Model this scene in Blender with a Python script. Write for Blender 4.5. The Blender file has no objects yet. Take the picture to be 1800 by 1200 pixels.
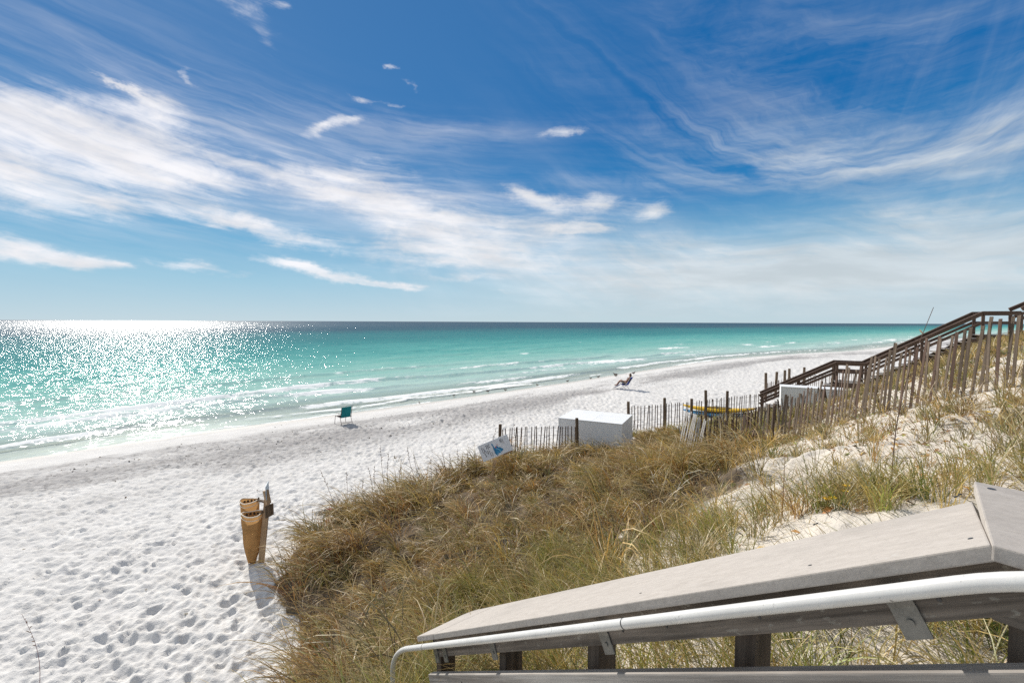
import bpy, bmesh, math, random
import numpy as np
from mathutils import Vector, Matrix

random.seed(7)
RNG = np.random.default_rng(7)
sc = bpy.context.scene
COL = sc.collection

# ------------------------------------------------------------------ camera
F_PX = 800.0                       # focal length in pixels of an 1800 wide frame
PITCH = math.atan(34.3 / F_PX)
ROLL = math.radians(0.24)
CAM = Vector((0, 0, 5.0))
fw = Vector((0, math.cos(PITCH), -math.sin(PITCH)))
r0 = Vector((1, 0, 0)); u0 = Vector((0, math.sin(PITCH), math.cos(PITCH)))
rt = r0 * math.cos(ROLL) + u0 * math.sin(ROLL)
up = u0 * math.cos(ROLL) - r0 * math.sin(ROLL)
cam_d = bpy.data.cameras.new('camera'); cam = bpy.data.objects.new('camera', cam_d); COL.objects.link(cam)
cam_d.sensor_width = 36; cam_d.lens = 36 * F_PX / 1800
cam_d.clip_start = 0.02; cam_d.clip_end = 90000
cam.matrix_world = Matrix(((rt.x, up.x, -fw.x, CAM.x), (rt.y, up.y, -fw.y, CAM.y), (rt.z, up.z, -fw.z, CAM.z), (0, 0, 0, 1)))
sc.camera = cam

# ------------------------------------------------------------------ light and sky
SUN_AZ = math.radians(-38.5)       # left of the view direction (+Y)
SUN_EL = math.radians(32.5)
sun_dir = Vector((math.sin(SUN_AZ) * math.cos(SUN_EL), math.cos(SUN_AZ) * math.cos(SUN_EL), math.sin(SUN_EL)))
sl = bpy.data.lights.new('sun', 'SUN'); so = bpy.data.objects.new('sun', sl); COL.objects.link(so)
sl.energy = 4.3; sl.angle = math.radians(0.53); sl.color = (1.0, 0.95, 0.87)
so.rotation_mode = 'QUATERNION'; so.rotation_quaternion = sun_dir.to_track_quat('Z', 'Y')
so.location = (-30, 50, 60)
sc.view_settings.view_transform = 'Standard'; sc.view_settings.look = 'None'
sc.view_settings.exposure = 0.3; sc.view_settings.gamma = 1.0
sc.view_settings.use_curve_mapping = False
SKY_STRENGTH = 0.085
sc.cycles.use_denoising = False

# ------------------------------------------------------------------ node helpers
class S:
    """a socket of a node tree with arithmetic"""
    def __init__(s, t, k): s.t, s.k = t, k
    def _m(s, op, *o, clamp=False):
        n = s.t.nodes.new('ShaderNodeMath'); n.operation = op; n.use_clamp = clamp
        for i, v in enumerate((s,) + o):
            if isinstance(v, S): s.t.links.new(v.k, n.inputs[i])
            else: n.inputs[i].default_value = float(v)
        return S(s.t, n.outputs[0])
    def __add__(s, o): return s._m('ADD', o)
    def __radd__(s, o): return s._m('ADD', o)
    def __sub__(s, o): return s._m('SUBTRACT', o)
    def __rsub__(s, o): return (s * -1.0) + o
    def __mul__(s, o): return s._m('MULTIPLY', o)
    def __rmul__(s, o): return s._m('MULTIPLY', o)
    def __truediv__(s, o): return s._m('DIVIDE', o)
    def __neg__(s): return s * -1.0
    def p(s, e): return s._m('POWER', e)
    def exp(s): return s._m('EXPONENT')
    def abs(s): return s._m('ABSOLUTE')
    def mx(s, o): return s._m('MAXIMUM', o)
    def mn(s, o): return s._m('MINIMUM', o)
    def clamp(s): return s._m('ADD', 0.0, clamp=True)
    def atan2(s, o): return s._m('ARCTAN2', o)
    def asin(s): return s._m('ARCSINE')
    def ss(s, a, b, c=0.0, d=1.0):
        n = s.t.nodes.new('ShaderNodeMapRange'); n.interpolation_type = 'SMOOTHSTEP'; n.clamp = True
        s.t.links.new(s.k, n.inputs[0])
        for i, v in enumerate((a, b, c, d)): n.inputs[i + 1].default_value = v
        return S(s.t, n.outputs[0])
def vec(t, x, y, z=0.0):
    n = t.nodes.new('ShaderNodeCombineXYZ')
    for i, v in enumerate((x, y, z)):
        if isinstance(v, S): t.links.new(v.k, n.inputs[i])
        else: n.inputs[i].default_value = v
    return S(t, n.outputs[0])
def xyz(t, sock):
    n = t.nodes.new('ShaderNodeSeparateXYZ'); t.links.new(sock, n.inputs[0])
    return [S(t, n.outputs[i]) for i in range(3)]
def noise(t, v, scale=1.0, detail=4.0, rough=0.5, dist=0.0, out=0):
    n = t.nodes.new('ShaderNodeTexNoise'); n.noise_dimensions = '3D'
    if v is not None: t.links.new(v.k if isinstance(v, S) else v, n.inputs['Vector'])
    n.inputs['Scale'].default_value = scale; n.inputs['Detail'].default_value = detail
    n.inputs['Roughness'].default_value = rough; n.inputs['Distortion'].default_value = dist
    return S(t, n.outputs[out])
def ramp(t, f, stops):
    n = t.nodes.new('ShaderNodeValToRGB'); t.links.new(f.k, n.inputs[0])
    e = n.color_ramp.elements
    while len(e) < len(stops): e.new(0.5)
    for i, (p_, c) in enumerate(stops): e[i].position = p_; e[i].color = (*c, 1)
    return S(t, n.outputs[0])
def mixc(t, f, a, b, mode='MIX'):
    n = t.nodes.new('ShaderNodeMix'); n.data_type = 'RGBA'; n.blend_type = mode
    for i, v in ((0, f), (6, a), (7, b)):
        if isinstance(v, S): t.links.new(v.k, n.inputs[i])
        elif i == 0: n.inputs[0].default_value = v
        else: n.inputs[i].default_value = (*v, 1)
    return S(t, n.outputs[2])
def attr(t, name, out=2):
    n = t.nodes.new('ShaderNodeAttribute'); n.attribute_name = name
    return S(t, n.outputs[out])
def bump(t, h, strength=1.0, dist=0.01, nrm=None):
    n = t.nodes.new('ShaderNodeBump'); t.links.new(h.k, n.inputs['Height'])
    n.inputs['Strength'].default_value = strength; n.inputs['Distance'].default_value = dist
    if nrm is not None: t.links.new(nrm.k, n.inputs['Normal'])
    return S(t, n.outputs[0])

# ------------------------------------------------------------------ world: sky with cirrus
w = bpy.data.worlds.new('World'); sc.world = w; w.use_nodes = True
t = w.node_tree; t.nodes.clear()
sky = t.nodes.new('ShaderNodeTexSky'); sky.sky_type = 'NISHITA'; sky.sun_disc = False
sky.sun_elevation = SUN_EL; sky.sun_rotation = SUN_AZ
sky.altitude = 0; sky.air_density = 1.0; sky.dust_density = 0.3; sky.ozone_density = 1.5
tc = t.nodes.new('ShaderNodeTexCoord')
dx, dy, dz = xyz(t, tc.outputs['Generated'])
az = dx.atan2(dy)                  # radians right of +Y
el = dz.asin()
def ae(px, py):
    a = math.atan((px - 900) / F_PX)
    return a, math.atan((566 - py) / F_PX * math.cos(a))
w1_ = noise(t, vec(t, az * 7.0, el * 13.0, 4.4), 1.0, 6, .62); w2_ = noise(t, vec(t, az * 7.0, el * 13.0, 14.4), 1.0, 6, .62)
azw = az + (w1_ - .5) * .16; elw = el + (w2_ - .5) * .055
def blob(px, py, rx, ry, rot=0.0, amp=1.0):
    """soft elliptical cloud region; centre and size in degrees of azimuth and elevation"""
    a, e = ae(px, py)
    ca, sa = math.cos(math.radians(rot)), math.sin(math.radians(rot))
    X = azw - a; Y = elw - e
    p = (X * ca + Y * sa) * (1 / math.radians(rx)); q = (Y * ca - X * sa) * (1 / math.radians(ry))
    return (-(p * p + q * q)).exp() * amp
# stream coordinate: cirrus streaks fan down to the right, steeper when high up
warp = noise(t, vec(t, az * 1.6, el * 2.6, 3.1), 1.0, 3, 0.5)
warp2 = noise(t, vec(t, az * 6.0, el * 10.0, 7.7), 1.0, 4, 0.6)
psi = el - (az * -1.1).exp() * 0.06 * (el * .3 + 0.9) + (warp - 0.5) * 0.07 + (warp2 - 0.5) * 0.022
along = az + el * 0.25 + (warp2 - .5) * .1
st = noise(t, vec(t, along * 2.6, psi * 24.0, 0.0), 1.0, 9, 0.64, 0.15)
st2 = noise(t, vec(t, along * 5.5, psi * 70.0, 5.0), 1.0, 6, 0.6, 0.2)
puff = noise(t, vec(t, az * 15.0, el * 34.0, 2.0), 1.0, 9, 0.64, 0.5)
# high wisps on the right curl: steep at the top, flattening towards the lower right
psi3 = el - (az - .95).abs().p(2.2) * .42 - (az - .2) * .05 + (warp - .5) * .22 + (warp2 - .5) * .06
st3 = noise(t, vec(t, along * 2.6, psi3 * 10.0, 11.0), 1.0, 9, 0.64, 0.7)
st4 = noise(t, vec(t, az * 20.0 - el * 8.0, el * 2.2 + az * 2.0, 1.0), 1.0, 6, 0.6, 0.6)
thick = None
for b in ((120, 232, 8.5, 3.0, -3, 1.2), (285, 214, 3.2, 2.0, 8, 1.0), (50, 288, 8, 2.4, 0, 1.0), (270, 298, 11, 2.0, -4, .9), (520, 316, 10, 1.5, -5, .66), (110, 352, 5.5, 1.2, -3, .75), (30, 368, 4, 1.0, 0, .5),
          (640, 345, 9, 3.0, -9, .66), (580, 337, 4.2, 1.3, 4, .5), (700, 300, 4, 1.0, -8, .5), (490, 418, 9.5, 1.2, -9, .95), (400, 392, 6, .9, -8, .66), (800, 412, 9, 2.6, -5, .88), (720, 392, 5, 1.5, -6, .5), (690, 368, 5, 1.2, 0, .45),
          (900, 455, 11, 2.0, -3, .8), (760, 452, 7, 1.5, -5, .66), (1000, 405, 6, .8, -5, .85), (965, 357, 4.6, 1.1, -6, .95), (910, 335, 2.6, .9, -14, .85), (1060, 357, 2.8, 1.0, 0, .85), (1147, 371, 2.4, 1.3, 5, 1.0), (1010, 385, 9, 2.2, -6, .45), (1025, 403, 3.2, .5, -4, .85),
          (65, 447, 5, 1.05, -5, 1.2), (125, 460, 3.2, .55, -6, .8), (215, 465, 1.2, .3, -5, .7), (360, 474, 3.6, .75, -9, 1.1), (600, 484, 7.5, .65, -8, 1.05), (500, 468, 4, .55, -8, .8), (680, 500, 5, .45, -5, .8), (820, 490, 5, .6, 0, .66), (880, 517, 2, .2, 0, .55),
          (212, 161, 1.7, .36, -30, 1.05), (575, 234, 2.6, .55, 12, 1.05), (625, 218, 2.4, .5, 12, .95), (352, 150, .6, .6, 40, .75), (655, 179, 1.3, .45, 10, 1.0), (695, 187, 1.6, .3, -4, .85), (700, 135, .9, .35, 0, .85), (722, 163, .8, .5, -40, .6), (450, 32, 3.5, 1.2, -12, .62), (510, 32, 1.5, .4, 4, .6), (985, 243, 2.4, .5, 8, .8), (480, 90, 2, .8, -20, .4)):
    o = blob(*b); thick = o if thick is None else thick + o
tn = st * 0.46 + puff * 0.36 + st2 * .18
dens1 = (thick.mn(1.2) * 0.70 + (tn - 0.5) * 2.7 - 0.07).ss(0.06, 1.05)
dens1 = dens1 * thick.ss(0.03, 0.45)
veil = (blob(900, 400, 17, 4.5, -6, .55) + blob(760, 236, 13, 1.6, -2, .55) + blob(700, 320, 18, 4.2, -13, .5) + blob(400, 235, 12, 3.0, -15, .55) + blob(330, 350, 14, 3.5, -10, .55)
        + blob(60, 330, 12, 6, -6, .45) + blob(80, 60, 16, 7, 0, .15))
veil3 = (blob(1560, 240, 24, 6.0, -8, .52) + blob(1420, 296, 24, 1.6, -2, .8) + blob(1350, 130, 16, 6, -30, .36) + blob(1480, 460, 34, 6.0, 0, .7)
         + blob(1200, 255, 10, 2.4, -10, .45) + blob(1640, 372, 9, 1.2, -3, .55) + blob(1000, 110, 9, 5, -40, .14) + blob(1250, 470, 22, 3.4, 0, .5) + blob(1770, 130, 10, 15, 70, .34))
vn = (st * 0.7 + st2 * 0.4).ss(0.34, 0.86)
vn3 = (st3 * .85 + st2 * .2).ss(.36, .82)
smooth_low = blob(1500, 470, 34, 5.0, 0, .62) + blob(640, 370, 13, 3.6, -9, .24) + blob(880, 425, 16, 3.4, -5, .26) + blob(1150, 500, 20, 2.6, 0, .30)
dens2 = (veil * vn * 0.8 + veil3 * vn3 * .68 + smooth_low * 0.85 + blob(1740, 170, 12, 12, 0, .10) * st4.ss(.35, .75)).mn(0.80)
# cirrus beyond the frame, thickened out of view to whiten the blue ambient light
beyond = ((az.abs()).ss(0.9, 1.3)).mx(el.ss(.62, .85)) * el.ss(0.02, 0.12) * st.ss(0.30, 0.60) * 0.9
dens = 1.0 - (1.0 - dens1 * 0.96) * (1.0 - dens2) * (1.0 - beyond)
dens = dens * dz.ss(-0.002, 0.02)
# clear sky: deep blue overhead, pale over the sea
K = 0.80 / SKY_STRENGTH
grad = ramp(t, (el * (1 / 0.86)).clamp(), [(0.0, (.56, .70, .77)), (.09, (.34, .59, .74)), (.18, (.105, .40, .65)), (.30, (.016, .215, .52)), (.46, (.002, .145, .43)), (.75, (.002, .12, .38)), (1.0, (.004, .10, .33))])
glow = dx * sun_dir.x + dy * sun_dir.y + dz * sun_dir.z
gl_ = glow.ss(.55, 1.0, 0.0, 1.0)
grad = mixc(t, gl_ * .14, grad, (.34, .58, .86))
grad = mixc(t, 1.0, grad, (K, K, K), 'MULTIPLY')
soft = mixc(t, 1.0, S(t, sky.outputs[0]), (.55, .62, .70), 'MULTIPLY')
clear = mixc(t, .06, grad, soft)
cl_v = glow.ss(0.3, 0.98, .80, 1.0) * K
cvar = noise(t, vec(t, az * 6, psi * 30, 9.0), 1.0, 5, 0.55).ss(0.3, 0.7, 0.86, 1.04)
cl_v = cl_v * cvar
cn = t.nodes.new('ShaderNodeCombineColor')
warm = glow.ss(.3, .95, .92, .98)
t.links.new((cl_v * warm).k, cn.inputs[0]); t.links.new((cl_v * .97).k, cn.inputs[1]); t.links.new((cl_v * 1.0).k, cn.inputs[2])
skyc = mixc(t, dens, clear, S(t, cn.outputs[0]))
bg = t.nodes.new('ShaderNodeBackground'); t.links.new(skyc.k, bg.inputs[0]); bg.inputs[1].default_value = SKY_STRENGTH
w.cycles.sampling_method = 'MANUAL'; w.cycles.sample_map_resolution = 512
wo = t.nodes.new('ShaderNodeOutputWorld'); t.links.new(bg.outputs[0], wo.inputs[0])

# ------------------------------------------------------------------ planning helpers: pixels of the photograph to places in the world
def ray(px, py):
    v = fw * F_PX + rt * (px - 900) - up * (py - 600)
    return v.normalized()
def at_z(px, py, z):
    v = ray(px, py); return CAM + v * ((z - CAM.z) / v.z)
def at_y(px, py, Y):
    v = ray(px, py); return CAM + v * (Y / v.y)
def project(x, y, z):
    X, Y, Z = x - CAM.x, y - CAM.y, z - CAM.z
    f = X * fw.x + Y * fw.y + Z * fw.z
    f = np.maximum(f, 1e-3)
    return 900 + F_PX * (X * rt.x + Y * rt.y + Z * rt.z) / f, 600 - F_PX * (X * up.x + Y * up.y + Z * up.z) / f

# ------------------------------------------------------------------ numpy noise
def _h(ix, iy, s):
    n = (ix.astype(np.int64) * 374761393 + iy.astype(np.int64) * 668265263 + s * 1274126177) & 0x7fffffff
    n = ((n ^ (n >> 13)) * 1274126177) & 0x7fffffff
    return ((n ^ (n >> 16)) & 0xffff) / 65535.0
def vnoise(x, y, s=0):
    ix = np.floor(x); iy = np.floor(y); fx = x - ix; fy = y - iy
    fx = fx * fx * (3 - 2 * fx); fy = fy * fy * (3 - 2 * fy)
    a = _h(ix, iy, s); b = _h(ix + 1, iy, s); c = _h(ix, iy + 1, s); d = _h(ix + 1, iy + 1, s)
    return (a * (1 - fx) + b * fx) * (1 - fy) + (c * (1 - fx) + d * fx) * fy
def fbm(x, y, s=0, o=4):
    v = 0; a = 0.5; tot = 0
    for i in range(o):
        v = v + a * vnoise(x, y, s + i * 17); tot += a; a *= 0.5; x = x * 2.03 + 5.1; y = y * 2.03 + 1.7
    return v / tot
def sstep(a, b, x):
    q = np.clip((x - a) / (b - a), 0, 1); return q * q * (3 - 2 * q)

# ------------------------------------------------------------------ ground shape
SEA = -0.6
shore_px = [(-80, 828), (0, 803), (300, 765), (600, 729), (820, 698), (1000, 672), (1200, 641), (1300, 629), (1400, 622), (1500, 617)]
sp = [at_z(a, b, SEA) for a, b in shore_px]
sx = [p.x for p in sp]; sy = [p.y for p in sp]
m0 = (sy[2] - sy[0]) / (sx[2] - sx[0])
sx = [-4000, -400] + sx + [130, 260, 700, 40000]
sy = [sy[0] - m0 * (sp[0].x + 4000), sy[0] - m0 * (sp[0].x + 400)] + sy + [142, 240, 590, 33000]
sx = np.array(sx); sy = np.array(sy)
def shore_n(x, y):
    """metres inland of the waterline (negative: out at sea)"""
    e = 2.5
    ys = (np.interp(x - 2 * e, sx, sy) + np.interp(x - e, sx, sy) + 2 * np.interp(x, sx, sy) + np.interp(x + e, sx, sy) + np.interp(x + 2 * e, sx, sy)) / 6
    return (ys - y) * 0.74
def shore_s(x, y): return (x * 0.72 + y * 0.69)

DUNE = [  # x, y, height of the ground
    (1.5, 2.0, 3.62), (0.0, 3.4, 2.5), (-1.1, 4.4, 1.75), (-2.3, 6.0, .75), (3.9, 3.4, 4.0), (2.2, .6, 3.7), (0, 1.0, 3.3), (-1.5, 1.0, 2.9), (-2.2, 3.0, 1.6),
    (7.3, 6.2, 4.2), (7.1, 7.1, 3.9), (6.8, 8.7, 3.15), (6.8, 10.9, 2.15), (6.2, 12.4, 1.35), (5.3, 12.8, 1.15), (2.4, 6.4, 2.35), (-.9, 7.6, 1.2),
    (1.8, 14.0, .6), (0.0, 12.0, .7), (-2.6, 10.5, .45), (-3.4, 8.6, .5), (4.2, 9.5, 2.0), (3, 16.0, .2), (12, 10.8, 4.6), (9.5, 8.8, 4.35), (9.5, 13, 2.6), (9, 16.5, 1.1),
    (-3.15, 6.2, 0), (-4.95, 8.9, 0), (-4.8, 11.1, 0), (-3.0, 13.4, 0), (-1.3, 15.3, 0), (0.2, 17.2, 0), (5, 19.8, .05), (8.5, 21.5, .1), (11.5, 24, 0), (14.4, 27, 0), (18, 31, 0),
    (13.0, 20.6, .9), (16.6, 22.3, 1.15), (20.6, 20.0, 4.0), (18.6, 20.6, 2.5), (13.3, 24.2, .15), (15, 17, 2.7), (16.5, 14, 4.5), (22, 16, 4.7), (25, 22, 3.6), (26, 29, 1.2), (28, 38, 0), (40, 30, 4), (40, 50, 0), (6, 1, 4.2), (15, 0, 4.6), (30, 5, 4.8),
    (-2.8, 4.4, 0), (-4.2, 2, 0), (-8, -2, 0), (-6, -6, 1.6), (-2, -3, 3.2), (3, -5, 3.9), (0, -20, 4.5), (25, -20, 4.6), (-15, -8, 0), (-25, -20, 0), (-18, -25, 3),
    (-6, 5, -.45), (-8, 9, -.45), (-7, 13, -.45), (-3.5, 17, -.45), (-1.5, 19.5, -.45), (5, 23, -.3), (9, 27, -.4), (13, 31, -.4), (22, 41, -.4), (-12, 2, -.5), (-20, -6, -.5), (-15, 18, -.5), (5, 35, -.5), (-25, 10, -.5), (30, 55, -.5)]
DN = np.array(DUNE, float)
def _phi(r): return np.sqrt(r * r + 0.6)
_A = _phi(np.hypot(DN[:, None, 0] - DN[None, :, 0], DN[:, None, 1] - DN[None, :, 1])) + 1e-6 * np.eye(len(DN))
_W = np.linalg.solve(_A, DN[:, 2] - 1.0)
def dune_h(x, y):
    x = np.asarray(x, float); y = np.asarray(y, float)
    sh = x.shape; xf = x.ravel(); yf = y.ravel(); out = np.empty(xf.shape)
    for i in range(0, len(xf), 60000):
        j = slice(i, i + 60000)
        out[j] = _phi(np.hypot(xf[j, None] - DN[None, :, 0], yf[j, None] - DN[None, :, 1])) @ _W + 1.0
    h = out.reshape(sh)
    h = np.clip(h, -2, 5.2)
    R = np.hypot(x - 5, y - 10)
    far = 4.6 * sstep(22, 42, shore_n(x, y)) - 0.3 + 0.8 * (fbm(x * .05, y * .05, 90, 3) - .5)
    k = sstep(38, 60, R)
    h = h * (1 - k) + far * k
    return 0.5 * (h + np.sqrt(h * h + 0.004))   # smooth max with zero
def beach_h(n):
    z = np.where(n > 0, -0.6 + 0.6 * (1 - np.exp(-np.maximum(n, 0) / 3.4)), np.maximum(-0.6 + 0.045 * n, -6.0))
    return z
def foot(x, y, cell, seed, size):
    """sum of trodden dimples, each a turned ellipse with a low rim"""
    gx = np.floor(x / cell); gy = np.floor(y / cell); h = np.zeros_like(x)
    for i in (-1, 0, 1):
        for j in (-1, 0, 1):
            cx = gx + i; cy = gy + j
            px_ = (cx + 0.1 + .8 * _h(cx, cy, seed)) * cell; py_ = (cy + .1 + .8 * _h(cx, cy, seed + 1)) * cell
            a = _h(cx, cy, seed + 2) * 6.283; ca = np.cos(a); sa = np.sin(a)
            u = (x - px_) * ca + (y - py_) * sa; v = (y - py_) * ca - (x - px_) * sa
            k = .75 + .6 * _h(cx, cy, seed + 3)
            q = (u / (size * 1.45 * k)) ** 2 + (v / (size * .85 * k)) ** 2
            d = (.35 + .65 * _h(cx, cy, seed + 4))
            h += d * (-np.exp(-q * 1.6) + 0.42 * np.exp(-(np.sqrt(q) - 1.45) ** 2 * 5))
    return h
def ground(x, y, detail=False):
    x = np.asarray(x, float); y = np.asarray(y, float)
    n = shore_n(x, y); d = dune_h(x, y); z = beach_h(n) + d
    dm = sstep(.04, .35, d)
    z = z + (fbm(x * .22, y * .22, 5, 3) - .5) * .16 * sstep(4, 12, n) * (1 - dm)
    z = z + (fbm(x * .9, y * .9, 11, 4) - .5) * .34 * dm * sstep(.0, .5, d)
    mnd = dm * sstep(.15, .7, d) * sstep(2.6, 1.2, np.abs(x - .3) - 2.2) * sstep(4.2, 6.0, y)
    z = z + (np.abs(fbm(x * .75 + .3, y * .75, 13, 3) - .5) * -2.2 + .28) * .62 * mnd
    if detail:
        r = np.hypot(x, y)
        tr = sstep(2.6, 6.0, n + (fbm(x * .3, y * .3, 31, 3) - .5) * 4)
        f = foot(x, y, .47, 100, .11) * .036 + foot(x + 3.3, y + 1.1, .27, 200, .07) * .030 + foot(x + .7, y, .19, 300, .05) * .021 + foot(x, y, .9, 400, .26) * .012
        f = f * 1.75 + (fbm(x * 2.1, y * 2.1, 61, 4) - .5) * .05 + (fbm(x * 6.0, y * 6.0, 63, 3) - .5) * .028
        amp = (1 - dm * .75) * tr * (0.55 + .75 * fbm(x * .35, y * .35, 41, 3))
        z = z + f * amp
        z = z + (fbm(x * 3.2, y * 3.2, 21, 4) - .5) * .07 * dm
    return z
def gz(x, y): return float(ground(np.array([x]), np.array([y]))[0])
def on_ground(px, py, lift=0.0):
    """where the sight line through a pixel meets the ground"""
    v = ray(px, py)
    s = np.concatenate([np.linspace(1.2, 40, 1600), np.linspace(40.1, 300, 800)])
    X = CAM.x + v.x * s; Y = CAM.y + v.y * s; Z = CAM.z + v.z * s
    g = ground(X, Y) + lift
    k = np.nonzero(Z < g)[0]
    i = k[0] if len(k) else len(s) - 1
    return Vector((X[i], Y[i], g[i] - lift))

# ------------------------------------------------------------------ mesh helpers
def mesh_from(name, V, Fc, smooth=False):
    me = bpy.data.meshes.new(name); me.from_pydata(V, [], Fc)
    if smooth: me.shade_smooth()
    me.update(); return me
def obj(name, me, mat=None, parent=None, M=None):
    o = bpy.data.objects.new(name, me); COL.objects.link(o)
    if mat is not None and me is not None:
        if not me.materials: me.materials.append(mat)
    if parent is not None:
        o.parent = parent
        base = parent
        inv = Matrix.Identity(4)
        chain = []
        while base is not None: chain.append(base); base = base.parent
        Wm = Matrix.Identity(4)
        for b in reversed(chain): Wm = Wm @ b.matrix_basis
        o.matrix_basis = Wm.inverted() @ (M if M is not None else Matrix.Identity(4))
    elif M is not None: o.matrix_basis = M
    return o
def empty(name, loc, label, cat, group=None):
    o = bpy.data.objects.new(name, None); COL.objects.link(o); o.location = loc; o.empty_display_size = .1
    o['label'] = label; o['category'] = cat
    if group: o['group'] = group
    return o
def tag(o, label=None, cat=None, group=None, kind=None):
    if label: o['label'] = label
    if cat: o['category'] = cat
    if group: o['group'] = group
    if kind: o['kind'] = kind
    return o
def frame(p0, p1, upv=(0, 0, 1)):
    """matrix with x along p0->p1, z near upv, origin at p0"""
    p0 = Vector(p0); p1 = Vector(p1); x = (p1 - p0).normalized(); u = Vector(upv)
    y = u.cross(x).normalized(); z = x.cross(y)
    return Matrix(((x.x, y.x, z.x, p0.x), (x.y, y.y, z.y, p0.y), (x.z, y.z, z.z, p0.z), (0, 0, 0, 1)))
class MB:
    def __init__(s): s.V = []; s.F = []
    def add(s, V, Fc):
        n = len(s.V); s.V += [tuple(v) for v in V]; s.F += [tuple(i + n for i in f) for f in Fc]; return s
    def box(s, x0, x1, y0, y1, z0, z1, M=None, c=0.0):
        if c <= 0:
            V = [Vector(v) for v in ((x0, y0, z0), (x1, y0, z0), (x1, y1, z0), (x0, y1, z0), (x0, y0, z1), (x1, y0, z1), (x1, y1, z1), (x0, y1, z1))]
            Fc = ((3, 2, 1, 0), (4, 5, 6, 7), (0, 1, 5, 4), (1, 2, 6, 5), (2, 3, 7, 6), (3, 0, 4, 7))
        else:
            b = bmesh.new(); r = bmesh.ops.create_cube(b, size=1)
            for v in b.verts: v.co = Vector((x0 + (v.co.x + .5) * (x1 - x0), y0 + (v.co.y + .5) * (y1 - y0), z0 + (v.co.z + .5) * (z1 - z0)))
            bmesh.ops.bevel(b, geom=b.edges[:], offset=c, segments=2, affect='EDGES', profile=.6)
            b.verts.index_update(); V = [v.co.copy() for v in b.verts]; Fc = [[v.index for v in f.verts] for f in b.faces]; b.free()
        if M is not None: V = [M @ v for v in V]
        return s.add(V, Fc)
    def tube(s, pts, r, n=8, cap=True):
        pts = [Vector(p) for p in pts]; rs = r if isinstance(r, (list, tuple)) else [r] * len(pts)
        V = []; Fc = []; prev = None
        for i, p in enumerate(pts):
            d = (pts[min(i + 1, len(pts) - 1)] - pts[max(i - 1, 0)]).normalized()
            if prev is None:
                a = Vector((0, 0, 1)) if abs(d.z) < .9 else Vector((1, 0, 0)); x = d.cross(a).normalized()
            else: x = (prev - d * prev.dot(d)).normalized()
            prev = x; y = d.cross(x)
            for k in range(n):
                q = 2 * math.pi * k / n; V.append(p + (x * math.cos(q) + y * math.sin(q)) * rs[i])
        for i in range(len(pts) - 1):
            for k in range(n):
                a = i * n + k; b = i * n + (k + 1) % n; Fc.append((a, b, b + n, a + n))
        if cap: Fc.append(tuple(range(n))[::-1]); Fc.append(tuple((len(pts) - 1) * n + k for k in range(n)))
        return s.add(V, Fc)
    def blob(s, c, r, n=8, m=6):
        c = Vector(c); r = Vector(r) if not isinstance(r, (int, float)) else Vector((r, r, r)); V = []; Fc = []
        for i in range(m + 1):
            th = math.pi * i / m
            for k in range(n):
                q = 2 * math.pi * k / n; V.append(c + Vector((r.x * math.sin(th) * math.cos(q), r.y * math.sin(th) * math.sin(q), r.z * math.cos(th))))
        for i in range(m):
            for k in range(n):
                a = i * n + k; b = i * n + (k + 1) % n; Fc.append((a, a + n, b + n, b))
        return s.add(V, Fc)
    def mesh(s, name, smooth=False): return mesh_from(name, s.V, s.F, smooth)
    def build(s, name, mat, parent=None, M=None, smooth=False): return obj(name, s.mesh(name, smooth), mat, parent, M)
def np_mesh(name, V, quads=None, tris=None, smooth=True):
    me = bpy.data.meshes.new(name); V = np.asarray(V, np.float32)
    me.vertices.add(len(V)); me.vertices.foreach_set('co', V.ravel())
    loops = []; starts = []; off = 0
    if quads is not None and len(quads):
        q = np.asarray(quads, np.int32); loops.append(q.ravel()); starts.append(np.arange(len(q), dtype=np.int32) * 4 + off); off += q.size
    if tris is not None and len(tris):
        q = np.asarray(tris, np.int32); loops.append(q.ravel()); starts.append(np.arange(len(q), dtype=np.int32) * 3 + off); off += q.size
    L = np.concatenate(loops); St = np.concatenate(starts)
    me.loops.add(len(L)); me.loops.foreach_set('vertex_index', L)
    me.polygons.add(len(St)); me.polygons.foreach_set('loop_start', St)
    me.update(calc_edges=True)
    if smooth: me.shade_smooth()
    return me
def fattr(me, name, val):
    a = me.attributes.new(name, 'FLOAT', 'POINT'); a.data.foreach_set('value', np.asarray(val, np.float32).ravel())
def cattr(me, name, val):
    a = me.attributes.new(name, 'FLOAT_COLOR', 'POINT'); v = np.ones((len(val), 4), np.float32); v[:, :3] = val; a.data.foreach_set('color', v.ravel())

# ------------------------------------------------------------------ materials
def mat(name):
    m = bpy.data.materials.new(name); m.use_nodes = True; t = m.node_tree; t.nodes.clear()
    o = t.nodes.new('ShaderNodeOutputMaterial'); return m, t, o
def principled(t, o, base=None, rough=.6, nrm=None, **kw):
    p = t.nodes.new('ShaderNodeBsdfPrincipled')
    if isinstance(base, S): t.links.new(base.k, p.inputs['Base Color'])
    elif base is not None: p.inputs['Base Color'].default_value = (*base, 1)
    if isinstance(rough, S): t.links.new(rough.k, p.inputs['Roughness'])
    else: p.inputs['Roughness'].default_value = rough
    if nrm is not None: t.links.new(nrm.k, p.inputs['Normal'])
    for k, v in kw.items(): p.inputs[k.replace('_', ' ')].default_value = v
    if o is not None: t.links.new(p.outputs[0], o.inputs['Surface'])
    return p
def objco(t):
    n = t.nodes.new('ShaderNodeTexCoord'); return n.outputs['Object']
def rnd(t):
    n = t.nodes.new('ShaderNodeObjectInfo'); return S(t, n.outputs['Random'])
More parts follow.
